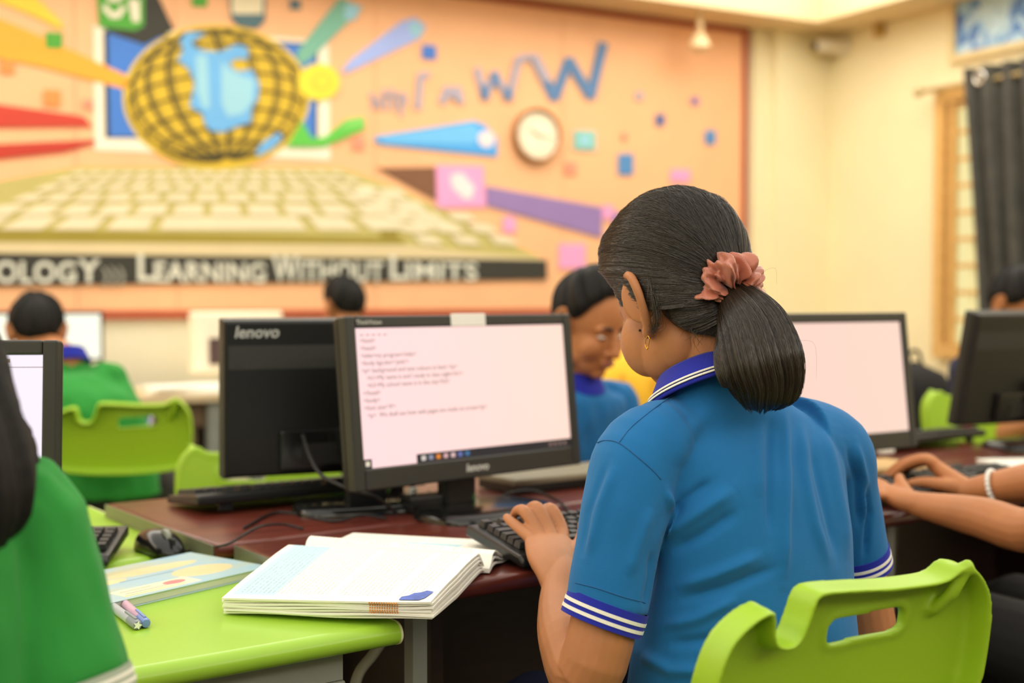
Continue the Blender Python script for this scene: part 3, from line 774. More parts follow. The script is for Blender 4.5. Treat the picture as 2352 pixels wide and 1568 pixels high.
# ------------------------------------------------------------------ chairs: moulded backs with a notch and a carry hole
def chair_meshes():
    # outline seen from behind (x to the viewer's right), z up, origin at the bottom middle
    Wb, Hb = 0.19, 0.33
    out = [(-.150, .132), (-.08, .122), (0, .119), (.08, .122), (.150, .132), (.178, .152), (.189, .19), (.192, .24), (.186, .29), (.165, .322), (.140, .330), (.118, .318), (.06, .316), (0, .320), (-.045, .322), (-.058, .314), (-.066, .290), (-.076, .272), (-.098, .276), (-.104, .300), (-.112, .312), (-.140, .306), (-.170, .286), (-.186, .250), (-.190, .20), (-.180, .155)]
    o = catmull(np.array(out + out[:1]), 5)[:-1]
    hole = []
    hx, hz = 0.046, 0.266
    for a in np.linspace(0, 2 * math.pi, 37)[:-1]:
        ca, sa = math.cos(a), math.sin(a)
        x = .052 * np.sign(ca) * abs(ca) ** .75; z = (.0128 + .0095 * abs(ca) ** 2.2) * np.sign(sa) * abs(sa) ** .75
        hole.append((hx + x, hz + z + .10 * x * .6))
    c = bpy.data.curves.new('c', 'CURVE'); c.dimensions = '2D'; c.fill_mode = 'BOTH'; c.extrude = 0.004
    for pts in (o, hole):
        s = c.splines.new('POLY'); s.points.add(len(pts) - 1); s.use_cyclic_u = True
        for p, q in zip(s.points, pts): p.co = (q[0], q[1], 0, 1)
    ob = bpy.data.objects.new('c', c); COL.objects.link(ob); me = evaluated(ob); bpy.data.objects.remove(ob)
    V = getv(me); V = np.stack([V[:, 0], V[:, 2], V[:, 1]], 1)      # x, y thickness, z
    mb = MB().add(V, [tuple(p.vertices) for p in me.polygons])
    # flange around the outline, standing towards the viewer (-y)
    n = len(o); T = np.roll(o, -1, 0) - np.roll(o, 1, 0); T /= np.linalg.norm(T, axis=1)[:, None]
    Nn = np.stack([-T[:, 1], T[:, 0]], 1)                            # inwards (counter-clockwise outline)
    R_ = []
    for i in range(n):
        p, q = o[i], o[i] + Nn[i] * .012
        R_.append([(p[0], .005, p[1]), (q[0], .005, q[1]), (q[0] - Nn[i][0] * .004, -.034, q[1] - Nn[i][1] * .004), (p[0] + Nn[i][0] * .004, -.034, p[1] + Nn[i][1] * .004)])
    mb.rings(R_, cap=False, loop=True)
    # lip round the hole
    h = np.array(hole); n = len(h); T = np.roll(h, -1, 0) - np.roll(h, 1, 0); T /= np.linalg.norm(T, axis=1)[:, None]; Nh = np.stack([T[:, 1], -T[:, 0]], 1)
    R_ = []
    for i in range(n):
        p, q = h[i] , h[i] + Nh[i] * .007
        R_.append([(p[0], .006, p[1]), (q[0], .006, q[1]), (q[0], -.006, q[1]), (p[0], -.006, p[1])])
    mb.rings(R_, cap=False, loop=True)
    # crease of the second notch at the right shoulder
    mb.tube([(.150, -.026, .326), (.140, -.022, .296), (.132, -.010, .276)], [.008, .008, .007], 8)
    back = fuse(mb, 0.0030, 5, 0.5)
    V = getv(back)
    V[:, 1] += -0.55 * V[:, 0] ** 2 + 0.10 * np.maximum(0, V[:, 2] - .2) ** 2 * 0 + 0.0
    V[:, 1] -= 0.16 * V[:, 2] - 0.05 * np.maximum(0, .12 - V[:, 2])     # leans back
    setv(back, V)
    # seat
    sb = MB(); R_ = []
    for k in range(7):
        a = math.pi * k / 6; zz = -math.cos(a) * .014; d = .014 * (1 - math.sin(a)); pts = []
        for t in np.linspace(0, 2 * math.pi, 41)[:-1]:
            ca, sa = math.cos(t), math.sin(t)
            pts.append(((.195 - d) * np.sign(ca) * abs(ca) ** .4, (.19 - d) * np.sign(sa) * abs(sa) ** .4, zz))
        R_.append(pts)
    sb.rings(R_); seat = fuse(sb, 0.006, 3)
    V = getv(seat); V[:, 2] += -.012 * np.exp(-((V[:, 0] / .11) ** 2 + ((V[:, 1]) / .11) ** 2)); setv(seat, V)
    return back, seat
BACK, SEAT = chair_meshes()
BACK.materials.append(MT['lime']); SEAT.materials.append(MT['lime'])
def chair(label, loc, rz, seat_h=0.44, group='lime green plastic chairs'):
    t = thing('school_chair', label, 'chair', (loc[0], loc[1], 0), rz, group)
    o = mk('seat', SEAT, None, t); o.location = (0, 0, seat_h)
    o = mk('backrest', BACK, None, t); o.location = (0, -.175, seat_h + .10)
    for sx in (-1, 1):
        mk('leg', MB().tube([(sx * .17, .16, seat_h - .015), (sx * .185, .20, .01)], [.011, .011], 10), MT['grey_metal'], t, True)
        mk('leg', MB().tube([(sx * .160, -.196, seat_h + .25), (sx * .166, -.180, seat_h + .14), (sx * .168, -.155, seat_h - .02), (sx * .185, -.22, .01)], [.010, .011, .011, .011], 10, smooth=4), MT['grey_metal'], t, True)
        mk('side_rail', MB().tube([(sx * .168, -.155, seat_h - .022), (sx * .168, .16, seat_h - .022)], [.010, .010], 10), MT['grey_metal'], t, True)
    mk('stretcher', MB().tube([(-.178, -.19, .2), (.178, -.19, .2)], [.008, .008], 8), MT['grey_metal'], t, True)
    return t
# the near chair: the back top middle sits about here
cb = P(1915, 1335, 1.33)
CHY = math.radians(29)
cf = np.array([-math.sin(CHY), math.cos(CHY), 0])
NEAR_SEAT_H = float(cb[2]) - .10 - .318
NEAR_LOC = cb + cf * (.175 + .05)
chair('lime green plastic chair nearest the camera, behind the girl in blue', NEAR_LOC, CHY, NEAR_SEAT_H)
# chair of the far student in green, seen from behind
cb2 = P(275, 925, 3.45); CY2 = math.radians(12)
FAR_LOC = cb2 + np.array([-math.sin(CY2), math.cos(CY2), 0]) * .225
chair('lime green plastic chair with the far student in green', FAR_LOC, CY2, float(cb2[2]) - .418)
# chair across the desks, seen from its front
CY3 = TH + math.pi - 0.2
cb3 = P(610, 1035, 2.85)
chair('empty lime green chair behind the black monitor seen from behind', cb3 - np.array([math.sin(CY3), -math.cos(CY3), 0]) * .2, CY3, float(cb3[2]) - .418)
cb4 = P(2266, 906, 3.75)
chair('lime green chair behind the black monitor at the right edge', cb4 - np.array([math.sin(CY3), -math.cos(CY3), 0]) * .2, CY3, float(cb4[2]) - .418)

# ------------------------------------------------------------------ monitors
def base_mesh(W, D, h):
    b = MB(); R_ = []
    for k in range(5):
        a = math.pi / 2 * k / 4; zz = h * math.sin(a); d = .012 * (1 - math.cos(a)); pts = []
        for t in np.linspace(0, 2 * math.pi, 49)[:-1]:
            ca, sa = math.cos(t), math.sin(t)
            pts.append(((W / 2 - d) * np.sign(ca) * abs(ca) ** .6, (D / 2 - d) * np.sign(sa) * abs(sa) ** .6, zz))
        R_.append(pts)
    return b.rings([[(x, y, 0) for x, y, z in R_[0]]] + R_)
def monitor(label, loc, yaw, tilt=6.0, W=0.50, H=0.30, lift=0.065, screen='screen_pink', z0=ZM, logo=True, sticker=False, content=None, neck_dx=0.0, name='monitor', stand_front=0.04, base_d=.17, base_off=-.01, group='black computer monitors'):
    """local: x right when facing the screen, screen faces -y; origin on the desk below the panel"""
    t = thing(name, label, 'monitor', (loc[0], loc[1], z0), yaw, group)
    T = mat4(rotm(-tilt, 0, 0), (0, 0, lift))
    bz = 0.020; bb = 0.036
    fb = MB()
    for (x0, x1, q0, q1) in ((-W / 2, -W / 2 + bz, 0, H), (W / 2 - bz, W / 2, 0, H), (-W / 2 + bz, W / 2 - bz, 0, bb), (-W / 2 + bz, W / 2 - bz, H - bz, H)):
        fb.box(x0, x1, -.008, .016, q0, q1, T)
    bev(mk('bezel', fb, MT['bezel'], t), .003)
    # back shell with a swelling middle
    sh = MB(); R_ = []
    for dy, ix, iz0, iz1 in ((.016, 0, 0, 0), (.032, .003, .003, .003), (.034, .008, .008, .008)):
        x0, x1, q0, q1 = -W / 2 + ix, W / 2 - ix, iz0, H - iz1
        R_.append([(x0, dy, q0), (x1, dy, q0), (x1, dy, q1), (x0, dy, q1)])
    sh.rings([xf(T, np.array(r)) for r in R_])
    bs = bev(mk('back_shell', sh, MT['black'], t), .003)
    bev(mk('vent_panel', MB().box(-W / 2 + .03, W / 2 - .01, .0335, .0346, H - .090, H - .048, T), MT['vent'], bs), .0005)
    bev(mk('stand_mount', MB().box(-.15, .15, .0335, .046, .012, .085, T), MT['black_gloss'], bs), .004)
    mk('input_panel', MB().box(-.11, .11, .0455, .048, .022, .06, T), MT['cable'], bs)
    sc = mk('screen', MB().box(-W / 2 + bz, W / 2 - bz, -.004, .004, bb, H - bz, T), MT[screen], t)
    nb = MB().box(-.036, .036, .018, .045, .008, lift + .10, mat4(None, (neck_dx, stand_front, 0)))
    bev(mk('stand_neck', nb, MT['black'], t), .006)
    if stand_front > .06: bev(mk('hinge', MB().box(neck_dx - .03, neck_dx + .03, .040, stand_front + .03, lift + .045, lift + .085), MT['black'], t), .004)
    autosmooth(mk('stand_base', base_mesh(.25, base_d, .016), MT['black_gloss'], t, M=mat4(None, (neck_dx, stand_front + base_off, 0))), 45)
    if logo:
        m = text_mesh('lenovo', .019, .0004, .18, 'CENTER', 1.0, .0005)
        mk('logo', m, MT['silver'], t, M=T @ mat4(rotm(90, 0, 0), (0.0, -.0085, .012)))
        m = text_mesh('lenovo', .029, .0004, .18, 'LEFT', 1.0, .0005)
        mk('logo', m, MT['silver'], bs, M=T @ mat4(rotm(90, 0, 180), (W / 2 - .020, .0347, H - .033)))
    if sticker:
        bev(mk('sticker', MB().box(.0 - .038, .042, -.0105, -.0078, H - .020, H + .002, T), MT['white_pl'], t), .002)
        m = text_mesh('ThinkVision', .011, .0003)
        mk('logo', m, MT['silver'], t, M=T @ mat4(rotm(90, 0, 0), (-W / 2 + .02, -.0085, H - .014)))
    if content:
        x0, x1, q0, q1 = -W / 2 + bz, W / 2 - bz, bb, H - bz
        sw, shh = x1 - x0, q1 - q0
        def strip(name, u0, u1, v0, v1, m, lay=1):
            mk(name, MB().box(x0 + sw * u0, x0 + sw * u1, -.0042 - .0003 * lay, -.0041 - .0003 * (lay - 1), q1 - shh * v1, q1 - shh * v0, T), m, sc)
        if content == 'code':
            lines = ['<html>', '<head>', '<title>my program</title>', "<body bgcolor='pink'>", '<p> background and text colours in html </p>', '   <h1>My name is and I study in class eight</h1> ', '   <h2>My school name is in the city</h2>', '</head>', '<body>', "<font size='4'>", '  <p>  We shall see how web pages are made on screen</p>']
            for k, s in enumerate(lines):
                m = text_mesh(s, .0108, .0001)
                mk('code_line', m, MT['ink'], sc, M=T @ mat4(rotm(90, 0, 0), (x0 + .008, -.0046, q1 - shh * (.105 + k * .0535))))
            for k in range(5): strip('menu_item', .02 + k * .025, .034 + k * .025, .045, .052, MT['ink'])
            strip('taskbar', .23, 1.0, .935, 1.0, MT['taskbar']); strip('start_button', 0, .035, .935, 1.0, MT['taskbar'])
            strip('start_mark', .008, .026, .95, .985, MT['white_pl'], 2)
            for k, c in enumerate(((230, 230, 240), (150, 160, 200), (240, 150, 60), (230, 190, 210), (236, 210, 226), (110, 130, 220), (60, 130, 200))):
                strip('taskbar_icon', .25 + k * .034, .27 + k * .034, .95, .985, MT.setdefault('icon%d' % k, mat('icon%d' % k, rgb(*c), .5)), 2)
            for k in range(4): strip('tray_icon', .88 + k * .026, .895 + k * .026, .955, .98, MT['ink'], 2)
        if content == 'window':
            strip('title_line', 0, 1, .062, .066, MT['ink']); strip('title_mark', .82, .84, .02, .04, MT['ink'])
            strip('title_mark', .89, .91, .02, .04, MT['ink'])
    return t
def px_yaw(deg): return math.radians(deg)
# main monitor: its bottom corners were measured
bl = fr(.0155, .415); brr = fr(.53, .475)
mid = (bl + brr) / 2; y0 = math.atan2(brr[1] - bl[1], brr[0] - bl[0])
MAINM = monitor('black monitor with code on a pink screen before the girl in blue', mid, y0, 6, .52, .285, .062, 'screen_pink', sticker=True, content='code', stand_front=.018, base_off=-.045)
# monitor of the opposite desk, back towards us
lb = fr(-.066, .760); yb = TH - math.radians(14)
cdir = np.array([math.cos(yb), math.sin(yb), 0])
nrel = P(838, 1100, 2.26) - (lb + cdir * .25); nfw = np.array([-math.sin(yb), math.cos(yb), 0])
BACKM = monitor('black monitor turned away, silver lettering on its back', lb + cdir * .25 , yb + math.pi, 2, .50, .285, .055, 'screen_far', stand_front=float(-nrel @ nfw) - .03, neck_dx=float(-nrel @ cdir), base_d=.145, base_off=.02)
# right station
rb = fr(1.285, .275); yr = math.radians(33)
monitor('black monitor with blank peach screen right of the girl', rb - np.array([math.cos(yr), math.sin(yr), 0]) * .26, yr, 7, .52, .285, .062, 'screen_peach')
yq = TH - math.radians(8)
monitor('black monitor seen from behind at the right edge of the picture', fr(1.725, .50) + np.array([math.cos(yq), math.sin(yq), 0]) * .26, yq + math.pi, 11, .52, .285, .066, 'screen_far', logo=False)
# foreground left station
yl = math.radians(4)
lr = P(128, 1180, 1.70)
monitor('black monitor with lilac screen at the left edge beside the green sleeve', np.array([lr[0], lr[1], 0]) - np.array([math.cos(yl), math.sin(yl), 0]) * .26, yl, 5, .52, .31, .035, 'screen_lilac', z0=ZG, content='window')

# ------------------------------------------------------------------ keyboards
def key_mesh(w, d, h=.0085):
    t = .0022
    V = [(-w/2, -d/2, 0), (w/2, -d/2, 0), (w/2, d/2, 0), (-w/2, d/2, 0), (-w/2 + t, -d/2 + t, h), (w/2 - t, -d/2 + t, h), (w/2 - t, d/2 - t*.6, h), (-w/2 + t, d/2 - t*.6, h)]
    m = MB().add(V, [(3,2,1,0),(4,5,6,7),(0,1,5,4),(1,2,6,5),(2,3,7,6),(3,0,4,7)]).mesh('key'); m.materials.append(MT['key']); return m
KM = {}
def keyboard(label, loc, yaw, z0, tilt=5.0, name='keyboard', roll=0.0):
    t = thing(name, label, 'keyboard', (loc[0], loc[1], z0), yaw, 'black keyboards')
    W, D = .450, .165
    T = mat4(rotm(tilt, roll, 0), (0, 0, .0))
    body = MB(); prof = [(-D/2, .001), (-D/2, .010), (-D/2 + .012, .016), (D/2 - .01, .020), (D/2, .017), (D/2, .001)]
    R_ = [[(x, y, z) for y, z in prof] for x in (-W/2, W/2)]
    body.rings([xf(T, np.array(r)) for r in R_])
    bev(mk('case', body, MT['black'], t), .004, 2)
    for sx in (-1, 1):
        mk('foot', MB().box(sx * .17 - .012, sx * .17 + .012, D/2 - .02, D/2 - .012, -.012, .004, T), MT['black'], t)
    p = .0190; y_top = D/2 - .022
    rows = [[1, -.6, 1, 1, 1, 1, -.4, 1, 1, 1, 1, -.4, 1, 1, 1, 1], [1]*13 + [2], [1.5] + [1]*12 + [1.5], [1.75] + [1]*11 + [2.25], [2.25] + [1]*10 + [2.75], [1.25, 1.25, 1.25, 6.25, 1.25, 1.25, 1.25, 1.25]]
    for r, row in enumerate(rows):
        y = y_top - r * p - (.006 if r else 0); x = -W/2 + .014
        extra = [-.3, 1, 1, 1, -.3, 1, 1, 1, 1] if r not in (3, 4) else ([-3.6, 1, 1, 1, 1] if r == 3 else [-1.3, 1, -1.3, 1, 1, 1, 1])
        if r == 5: extra = [-.3, 1, 1, 1, -.3, 2, 1, 1]
        if r == 0: extra = [-.05, 1, 1, 1]
        for w in list(row) + extra:
            if w < 0: x += -w * p; continue
            ww = round(w * p - .0022, 4)
            if x + ww > W/2 - .006: break
            if ww not in KM: KM[ww] = key_mesh(ww, p - .0022)
            o = bpy.data.objects.new('key', KM[ww]); COL.objects.link(o); o.parent = t
            o.matrix_local = Matrix((T @ mat4(None, (x + ww/2, y, .0165 + .004 * (y + D/2) / D))).tolist())
            x += w * p
    return t
# the girl's keyboard: left end corners were measured; its far left rests on the open book
kl_far = np.array([-.0735, 1.886]); kl_near = np.array([.018, 1.733])
kd = kl_far - kl_near; kd = kd / np.linalg.norm(kd); kx_ = np.array([kd[1], -kd[0]])
kc = (kl_far + kl_near) / 2 + kx_ * .225
KBYAW = math.atan2(kx_[1], kx_[0])
keyboard('black keyboard under the hand of the girl in blue', kc, KBYAW, ZM + .014, 6.5)
keyboard('black keyboard under the black monitor that is turned away', fr(.09, .755), TH + math.pi - .05, ZM + .010, 6)
keyboard('black keyboard under the hands of the student at right', fr(1.12, .065), TH + .06, ZM + .010, 5)
keyboard('black keyboard under the monitor at the right edge', fr(1.72, .62), TH + math.pi, ZM + .010, 6)
keyboard('black keyboard peeking out beside the green sleeve', P(-75, 1215, 1.95) * np.array([1, 1, 0]), math.radians(6), ZG + .010, 6)

# ------------------------------------------------------------------ mice
def mouse(label, loc, yaw, z0, cable):
    t = thing('computer_mouse', label, 'mouse', (loc[0], loc[1], z0), yaw, 'black mice')
    b = MB(); R_ = []
    L_, Wd, Hh = .112, .062, .036
    for k in range(17):
        s = k / 16; x = -L_/2 + L_ * s
        w = Wd/2 * (1 - abs(2*s - 1) ** 3.2) ** .5 * (1 - .1 * math.sin(s * math.pi)); h = Hh * (math.sin(math.pi * min(1, s * .78 + .16)) ** .8) * (1 - abs(2*s-1) ** 6) ** .5
        w = max(w, .002); h = max(h, .003); ring = []
        for a in np.linspace(0, math.pi, 15):
            ca, sa = math.cos(a), math.sin(a)
            ring.append((x, w * np.sign(ca) * abs(ca) ** .7, .0015 + h * abs(sa) ** .75))
        R_.append(ring)
    b.rings(R_)
    mk('shell', b, MT['black_gloss'], t, True)
    autosmooth(mk('wheel', MB().lathe([(.001, -.004), (.011, -.004), (.012, 0), (.011, .004), (.001, .004)], 20, mat4(rotm(90, 0, 0), (.022, 0, .028))), MT['grey_metal'], t))
    mk('button_split', MB().box(.034, .053, -.0008, .0008, .018, .027), MT['cable'], t)
    if cable is not None:
        q = [(p[0], p[1], p[2]) for p in cable]
        mk('cord', MB().tube(q, [.0022] * len(q), 8, smooth=6), MT['cable'], t, True, world=True)
    return t
ml = PZ(366, 1268, ZG)
myaw = math.radians(-48)
cab = [ml + np.array([math.cos(myaw), math.sin(myaw), 0]) * .054 + EZ * .008, PZ(450, 1262, ZG + .004), PZ(520, 1250, ZG + .03), PZ(560, 1228, ZM + .012), PZ(600, 1208, ZM + .022), PZ(650, 1204, ZM + .012), PZ(695, 1214, ZM + .003)]
mouse('black mouse on the lime green table left of the textbook', ml, myaw, ZG, cab)
# ------------------------------------------------------------------ open textbook (half on the green table, half on the desk)
def print_mat(name, band=None, head=False):
    """printed page: u runs across the page from fore edge to gutter, v along the spine"""
    m, nt, b = new_mat(name); N = nt.nodes; L = nt.links
    uv = N.new('ShaderNodeUVMap'); sp = N.new('ShaderNodeSeparateXYZ'); L.new(uv.outputs['UV'], sp.inputs[0])
    def math_(op, a, c=None, clamp=False):
        n = N.new('ShaderNodeMath'); n.operation = op; n.use_clamp = clamp
        for i, x in enumerate((a, c)):
            if x is None: continue
            if isinstance(x, (int, float)): n.inputs[i].default_value = x
            else: L.new(x, n.inputs[i])
        return n.outputs[0]
    def inside(s, lo, hi): return math_('MULTIPLY', math_('GREATER_THAN', s, lo), math_('LESS_THAN', s, hi))
    U, Vv = sp.outputs['X'], sp.outputs['Y']
    line = math_('LESS_THAN', math_('FRACT', math_('MULTIPLY', Vv, 46.0)), 0.26)
    mpn = N.new('ShaderNodeMapping'); mpn.inputs['Scale'].default_value = (70, 46, 1); L.new(uv.outputs['UV'], mpn.inputs['Vector'])
    wn = N.new('ShaderNodeTexNoise'); wn.inputs['Scale'].default_value = 1.0; wn.inputs['Detail'].default_value = 1; L.new(mpn.outputs['Vector'], wn.inputs['Vector'])
    words = math_('GREATER_THAN', wn.outputs['Fac'], 0.47)
    body = math_('MULTIPLY', inside(U, .08, .92), inside(Vv, .05, .93))
    gap = N.new('ShaderNodeTexNoise'); gap.inputs['Scale'].default_value = 7; gap.noise_dimensions = '1D'; L.new(Vv, gap.inputs['W'])
    txt = math_('MULTIPLY', math_('MULTIPLY', line, words), math_('MULTIPLY', body, math_('GREATER_THAN', gap.outputs['Fac'], 0.40)))
    mx = N.new('ShaderNodeMix'); mx.data_type = 'RGBA'; mx.inputs['A'].default_value = rgb(246, 243, 230); mx.inputs['B'].default_value = rgb(190, 224, 234)
    if band: L.new(math_('MULTIPLY', inside(Vv, band[0], band[1]), inside(U, band[2], band[3])), mx.inputs['Factor'])
    else: mx.inputs['Factor'].default_value = 0
    m2 = N.new('ShaderNodeMix'); m2.data_type = 'RGBA'; m2.inputs['B'].default_value = rgb(118, 116, 110)
    L.new(mx.outputs['Result'], m2.inputs['A']); L.new(math_('MULTIPLY', txt, .5), m2.inputs['Factor'])
    L.new(m2.outputs['Result'], b.inputs['Base Color']); b.inputs['Roughness'].default_value = 0.7
    return m
MT['page_near'] = print_mat('printed_page', (.03, .24, .05, .97)); MT['page_far'] = print_mat('printed_page_far', (.42, .74, .3, .75))
bk0 = PZ(510, 1412, ZG + .001); e1 = np.array([.962, -.272, 0]); e2 = np.array([.272, .962, 0])
BL, BD = .279, .212
def bz(t, v=0.0):                                   # underside of the book across its width: green table, then up onto the desk
    zl = np.interp(t, [0, .10, .20, .26, .5], [ZG + .001, ZG + .010, ZM + .003, ZM + .0025, ZM + .0025])
    return zl + 0.011 * (v / .279) * np.clip(1 - t / .2, 0, 1)
bk = thing('open_textbook', 'thick open textbook lying across the green table and the maroon desk', 'book', (bk0[0], bk0[1], ZG), 0)
def sheet(t0, t1, h, thick, nt_=26, nv=12, v0=0.0, v1=BL, skew=0.0):
    """a block of pages; h(t, v) = height of its top above the underside; returns (MB, uv function)"""
    top, bot = [], []
    for i in range(nt_):
        t = t0 + (t1 - t0) * i / (nt_ - 1)
        for j in range(nv):
            v = v0 + (v1 - v0) * j / (nv - 1)
            p = bk0 + e1 * (v + skew * t) + e2 * t; z = bz(t, v) + h(t, v)
            top.append((p[0], p[1], z)); bot.append((p[0], p[1], z - thick))
    n = nt_ * nv; Fs = []
    for i in range(nt_ - 1):
        for j in range(nv - 1):
            a = i * nv + j; q = (a, a + 1, a + nv + 1, a + nv); Fs.append(q[::1]); Fs.append(tuple(k + n for k in q[::-1]))
    for i in range(nt_ - 1):
        a = i * nv; Fs.append((a, a + nv, a + nv + n, a + n)); a = i * nv + nv - 1; Fs.append((a, a + n, a + nv + n, a + nv))
    for j in range(nv - 1):
        a = j; Fs.append((a, a + n, a + n + 1, a + 1)); a = (nt_ - 1) * nv + j; Fs.append((a, a + 1, a + n + 1, a + n))
    return MB().add(top + bot, Fs)
def uvset(o, t0, t1, v0=0.0, v1=BL):
    me = o.data; uvl = me.uv_layers.new(name='UVMap')
    V = getv(me); q = V + np.array([o.parent.location[0], o.parent.location[1], 0]) - bk0
    t = (q @ e2 - t0) / (t1 - t0); v = (q @ e1 - v0) / (v1 - v0)
    for lp_ in me.loops:
        uvl.data[lp_.index].uv = (t[lp_.vertex_index], v[lp_.vertex_index])
NL = 7
MT['page_tint'] = mat('page_edge_print', rgb(226, 150, 70), 0.8, 0.2, 60)
def curve_h(t, base):                              # the pages arch up and dive into the gutter
    s = t / BD
    return base * (1 + .42 * math.sin(min(1, s) * math.pi * .85)) * (1 - np.clip((s - .90) / .10, 0, 1) ** 2 * .65)
for k in range(NL):
    hh = .022 * (k + 1) / NL
    sk = .0015 * math.sin(k * 2.1); d0 = .0012 * math.sin(k * 3.7 + 1)
    lay = sheet(d0 + .0004 * (NL - k), BD - .0006 * k, lambda t, v, hh=hh, k=k: curve_h(t, hh) + (.0012 * math.sin(v * 30 + k) if k < NL - 1 else 0) * np.clip(.03 - t, 0, .03) / .03 + .0025 * (v / BL) ** 6 * k / NL, .0024, v0=0.0 + sk, v1=BL + sk + .0015 * (k % 3))
    top = k == NL - 1
    o = mk('page_block' if not top else 'left_page', lay, MT['page_near'] if top else MT['paper'], bk, True, world=True)
    autosmooth(o, 30)
    if top: uvset(o, 0, BD)
    if 1 < k:
        b = MB()
        for j in range(12):
            v = .200 + j * .0032; zz = curve_h(.0, hh) + bz(d0, v) - .0012
            p = bk0 + e1 * v + e2 * (d0 + .0004 * (NL - k) - .0003)
            b.box(-.0009, .0009, -.0003, .0003, -.0010, .0010, mat4(np.stack([e1, e2, EZ], 1), (p[0], p[1], zz)))
        mk('edge_print', b, MT['page_tint'], bk, world=True)
# corner sticker print (blue map shape)
q = [(.236, .004), (.262, .003), (.268, .010), (.272, .030), (.262, .034), (.256, .028), (.248, .026), (.244, .018), (.236, .014)]
vv = []
for v, t in q: p = bk0 + e1 * v + e2 * t; vv.append((p[0], p[1], bz(t, v) + curve_h(t, .022) + .0025 * (v / BL) ** 6 + .0009))
mk('blue_print', MB().add(vv, [tuple(range(len(vv)))]), mat('blue_print', rgb(74, 100, 184), .6, .25, 120), bk, world=True)
# far half: thinner, curls up from the gutter
def far_h(t, base):
    s = (t - BD) / (.20)
    return base * (1 + 1.6 * math.exp(-((s - .12) / .14) ** 2)) * (1 - .75 * math.exp(-(s / .035) ** 2))
for k in range(3):
    hh = .0085 * (k + 1) / 3
    lay = sheet(BD - .002, BD + .185 - .001 * k, lambda t, v, hh=hh: far_h(t, hh) + .010 * (hh / .0085) * math.exp(-((t - BD - .03) / .03) ** 2) * (1 - .6 * v / BL), .0022, v0=.012, v1=BL + .010)
    o = mk('page_block' if k < 2 else 'right_page', lay, MT['page_far'] if k == 2 else MT['paper'], bk, True, world=True); autosmooth(o, 30)
    if k == 2: uvset(o, BD, BD + .185)

# ------------------------------------------------------------------ closed exercise book and pens on the green table
def at_g(px, py, z=ZG): return PZ(px, py, z)
n0 = at_g(300, 1396); n1 = at_g(545, 1338)
ne1 = n1 - n0; ne1 = ne1 / np.linalg.norm(ne1); ne2 = np.array([-ne1[1], ne1[0], 0])
m, nt, b = new_mat('printed_cover'); N = nt.nodes; L = nt.links
tc = N.new('ShaderNodeTexCoord'); no = N.new('ShaderNodeTexNoise'); no.inputs['Scale'].default_value = 3.2; no.inputs['Detail'].default_value = 3; L.new(tc.outputs['Generated'], no.inputs['Vector'])
cr = N.new('ShaderNodeValToRGB'); cr.color_ramp.elements[0].position = .3; cr.color_ramp.elements[0].color = rgb(160, 204, 230); cr.color_ramp.elements[1].position = .72; cr.color_ramp.elements[1].color = rgb(206, 204, 160)
e = cr.color_ramp.elements.new(.55); e.color = rgb(182, 210, 214)
L.new(no.outputs['Fac'], cr.inputs['Fac']); L.new(cr.outputs['Color'], b.inputs['Base Color']); b.inputs['Roughness'].default_value = .3
eb = thing('exercise_book', 'closed exercise book with pale printed cover beside the green sleeve', 'book', (n0[0], n0[1], ZG), math.atan2(ne1[1], ne1[0]))
EW, ED = .245, .175
x0 = -.06
bev(mk('pages', MB().box(x0, EW - .003, .002, ED - .003, .0015, .0115), mat('grey_pages', rgb(206, 208, 190), .8), eb), .001)
bev(mk('cover', MB().box(x0 - .002, EW, 0, ED, .0115, .0128), m, eb), .0005)
bev(mk('cover', MB().box(x0 - .002, EW, 0, ED, .0002, .0015), m, eb), .0005)
bev(mk('name_label', MB().box(.0, .125, .008, .050, .0128, .0131), mat('label_cream', rgb(240, 232, 200), .4), eb), .0002)
for k, (a, b_, y, c) in enumerate(((.002, .10, .012, (150, 190, 80)), (.002, .118, .047, (120, 190, 210)), (.01, .08, .022, (150, 150, 140)), (.01, .06, .034, (150, 150, 140)))):
    mk('label_print', MB().box(a, b_, y, y + .002, .0131, .0132), MT.setdefault('lp%d' % k, mat('lp%d' % k, rgb(*c), .6)), eb)
mk('label_print', MB().prism([(.095 + .018 * math.cos(a), .030 + .010 * math.sin(a)) for a in np.linspace(0, 6.28, 16)[:-1]], (0, 0, 0), (1, 0, 0), (0, 1, 0), (0, 0, 1), .0131, .0133), mat('label_pink', rgb(238, 130, 130), .6), eb)
mk('cover_print', MB().box(.05, .14, .085, .089, .0128, .0131), mat('cover_ink', rgb(150, 176, 190), .6), eb)
for (x, y, w, h) in ((.02, .10, .05, .014), (.13, .12, .08, .018), (.17, .06, .05, .03)):
    mk('cover_print', MB().prism([(x + w * math.cos(a), y + h * math.sin(a)) for a in np.linspace(0, 6.28, 20)[:-1]], (0, 0, 0), (1, 0, 0), (0, 1, 0), (0, 0, 1), .0127, .01295), MT.setdefault('cvp', mat('cover_peach', rgb(228, 214, 164), .4, .1)), eb)

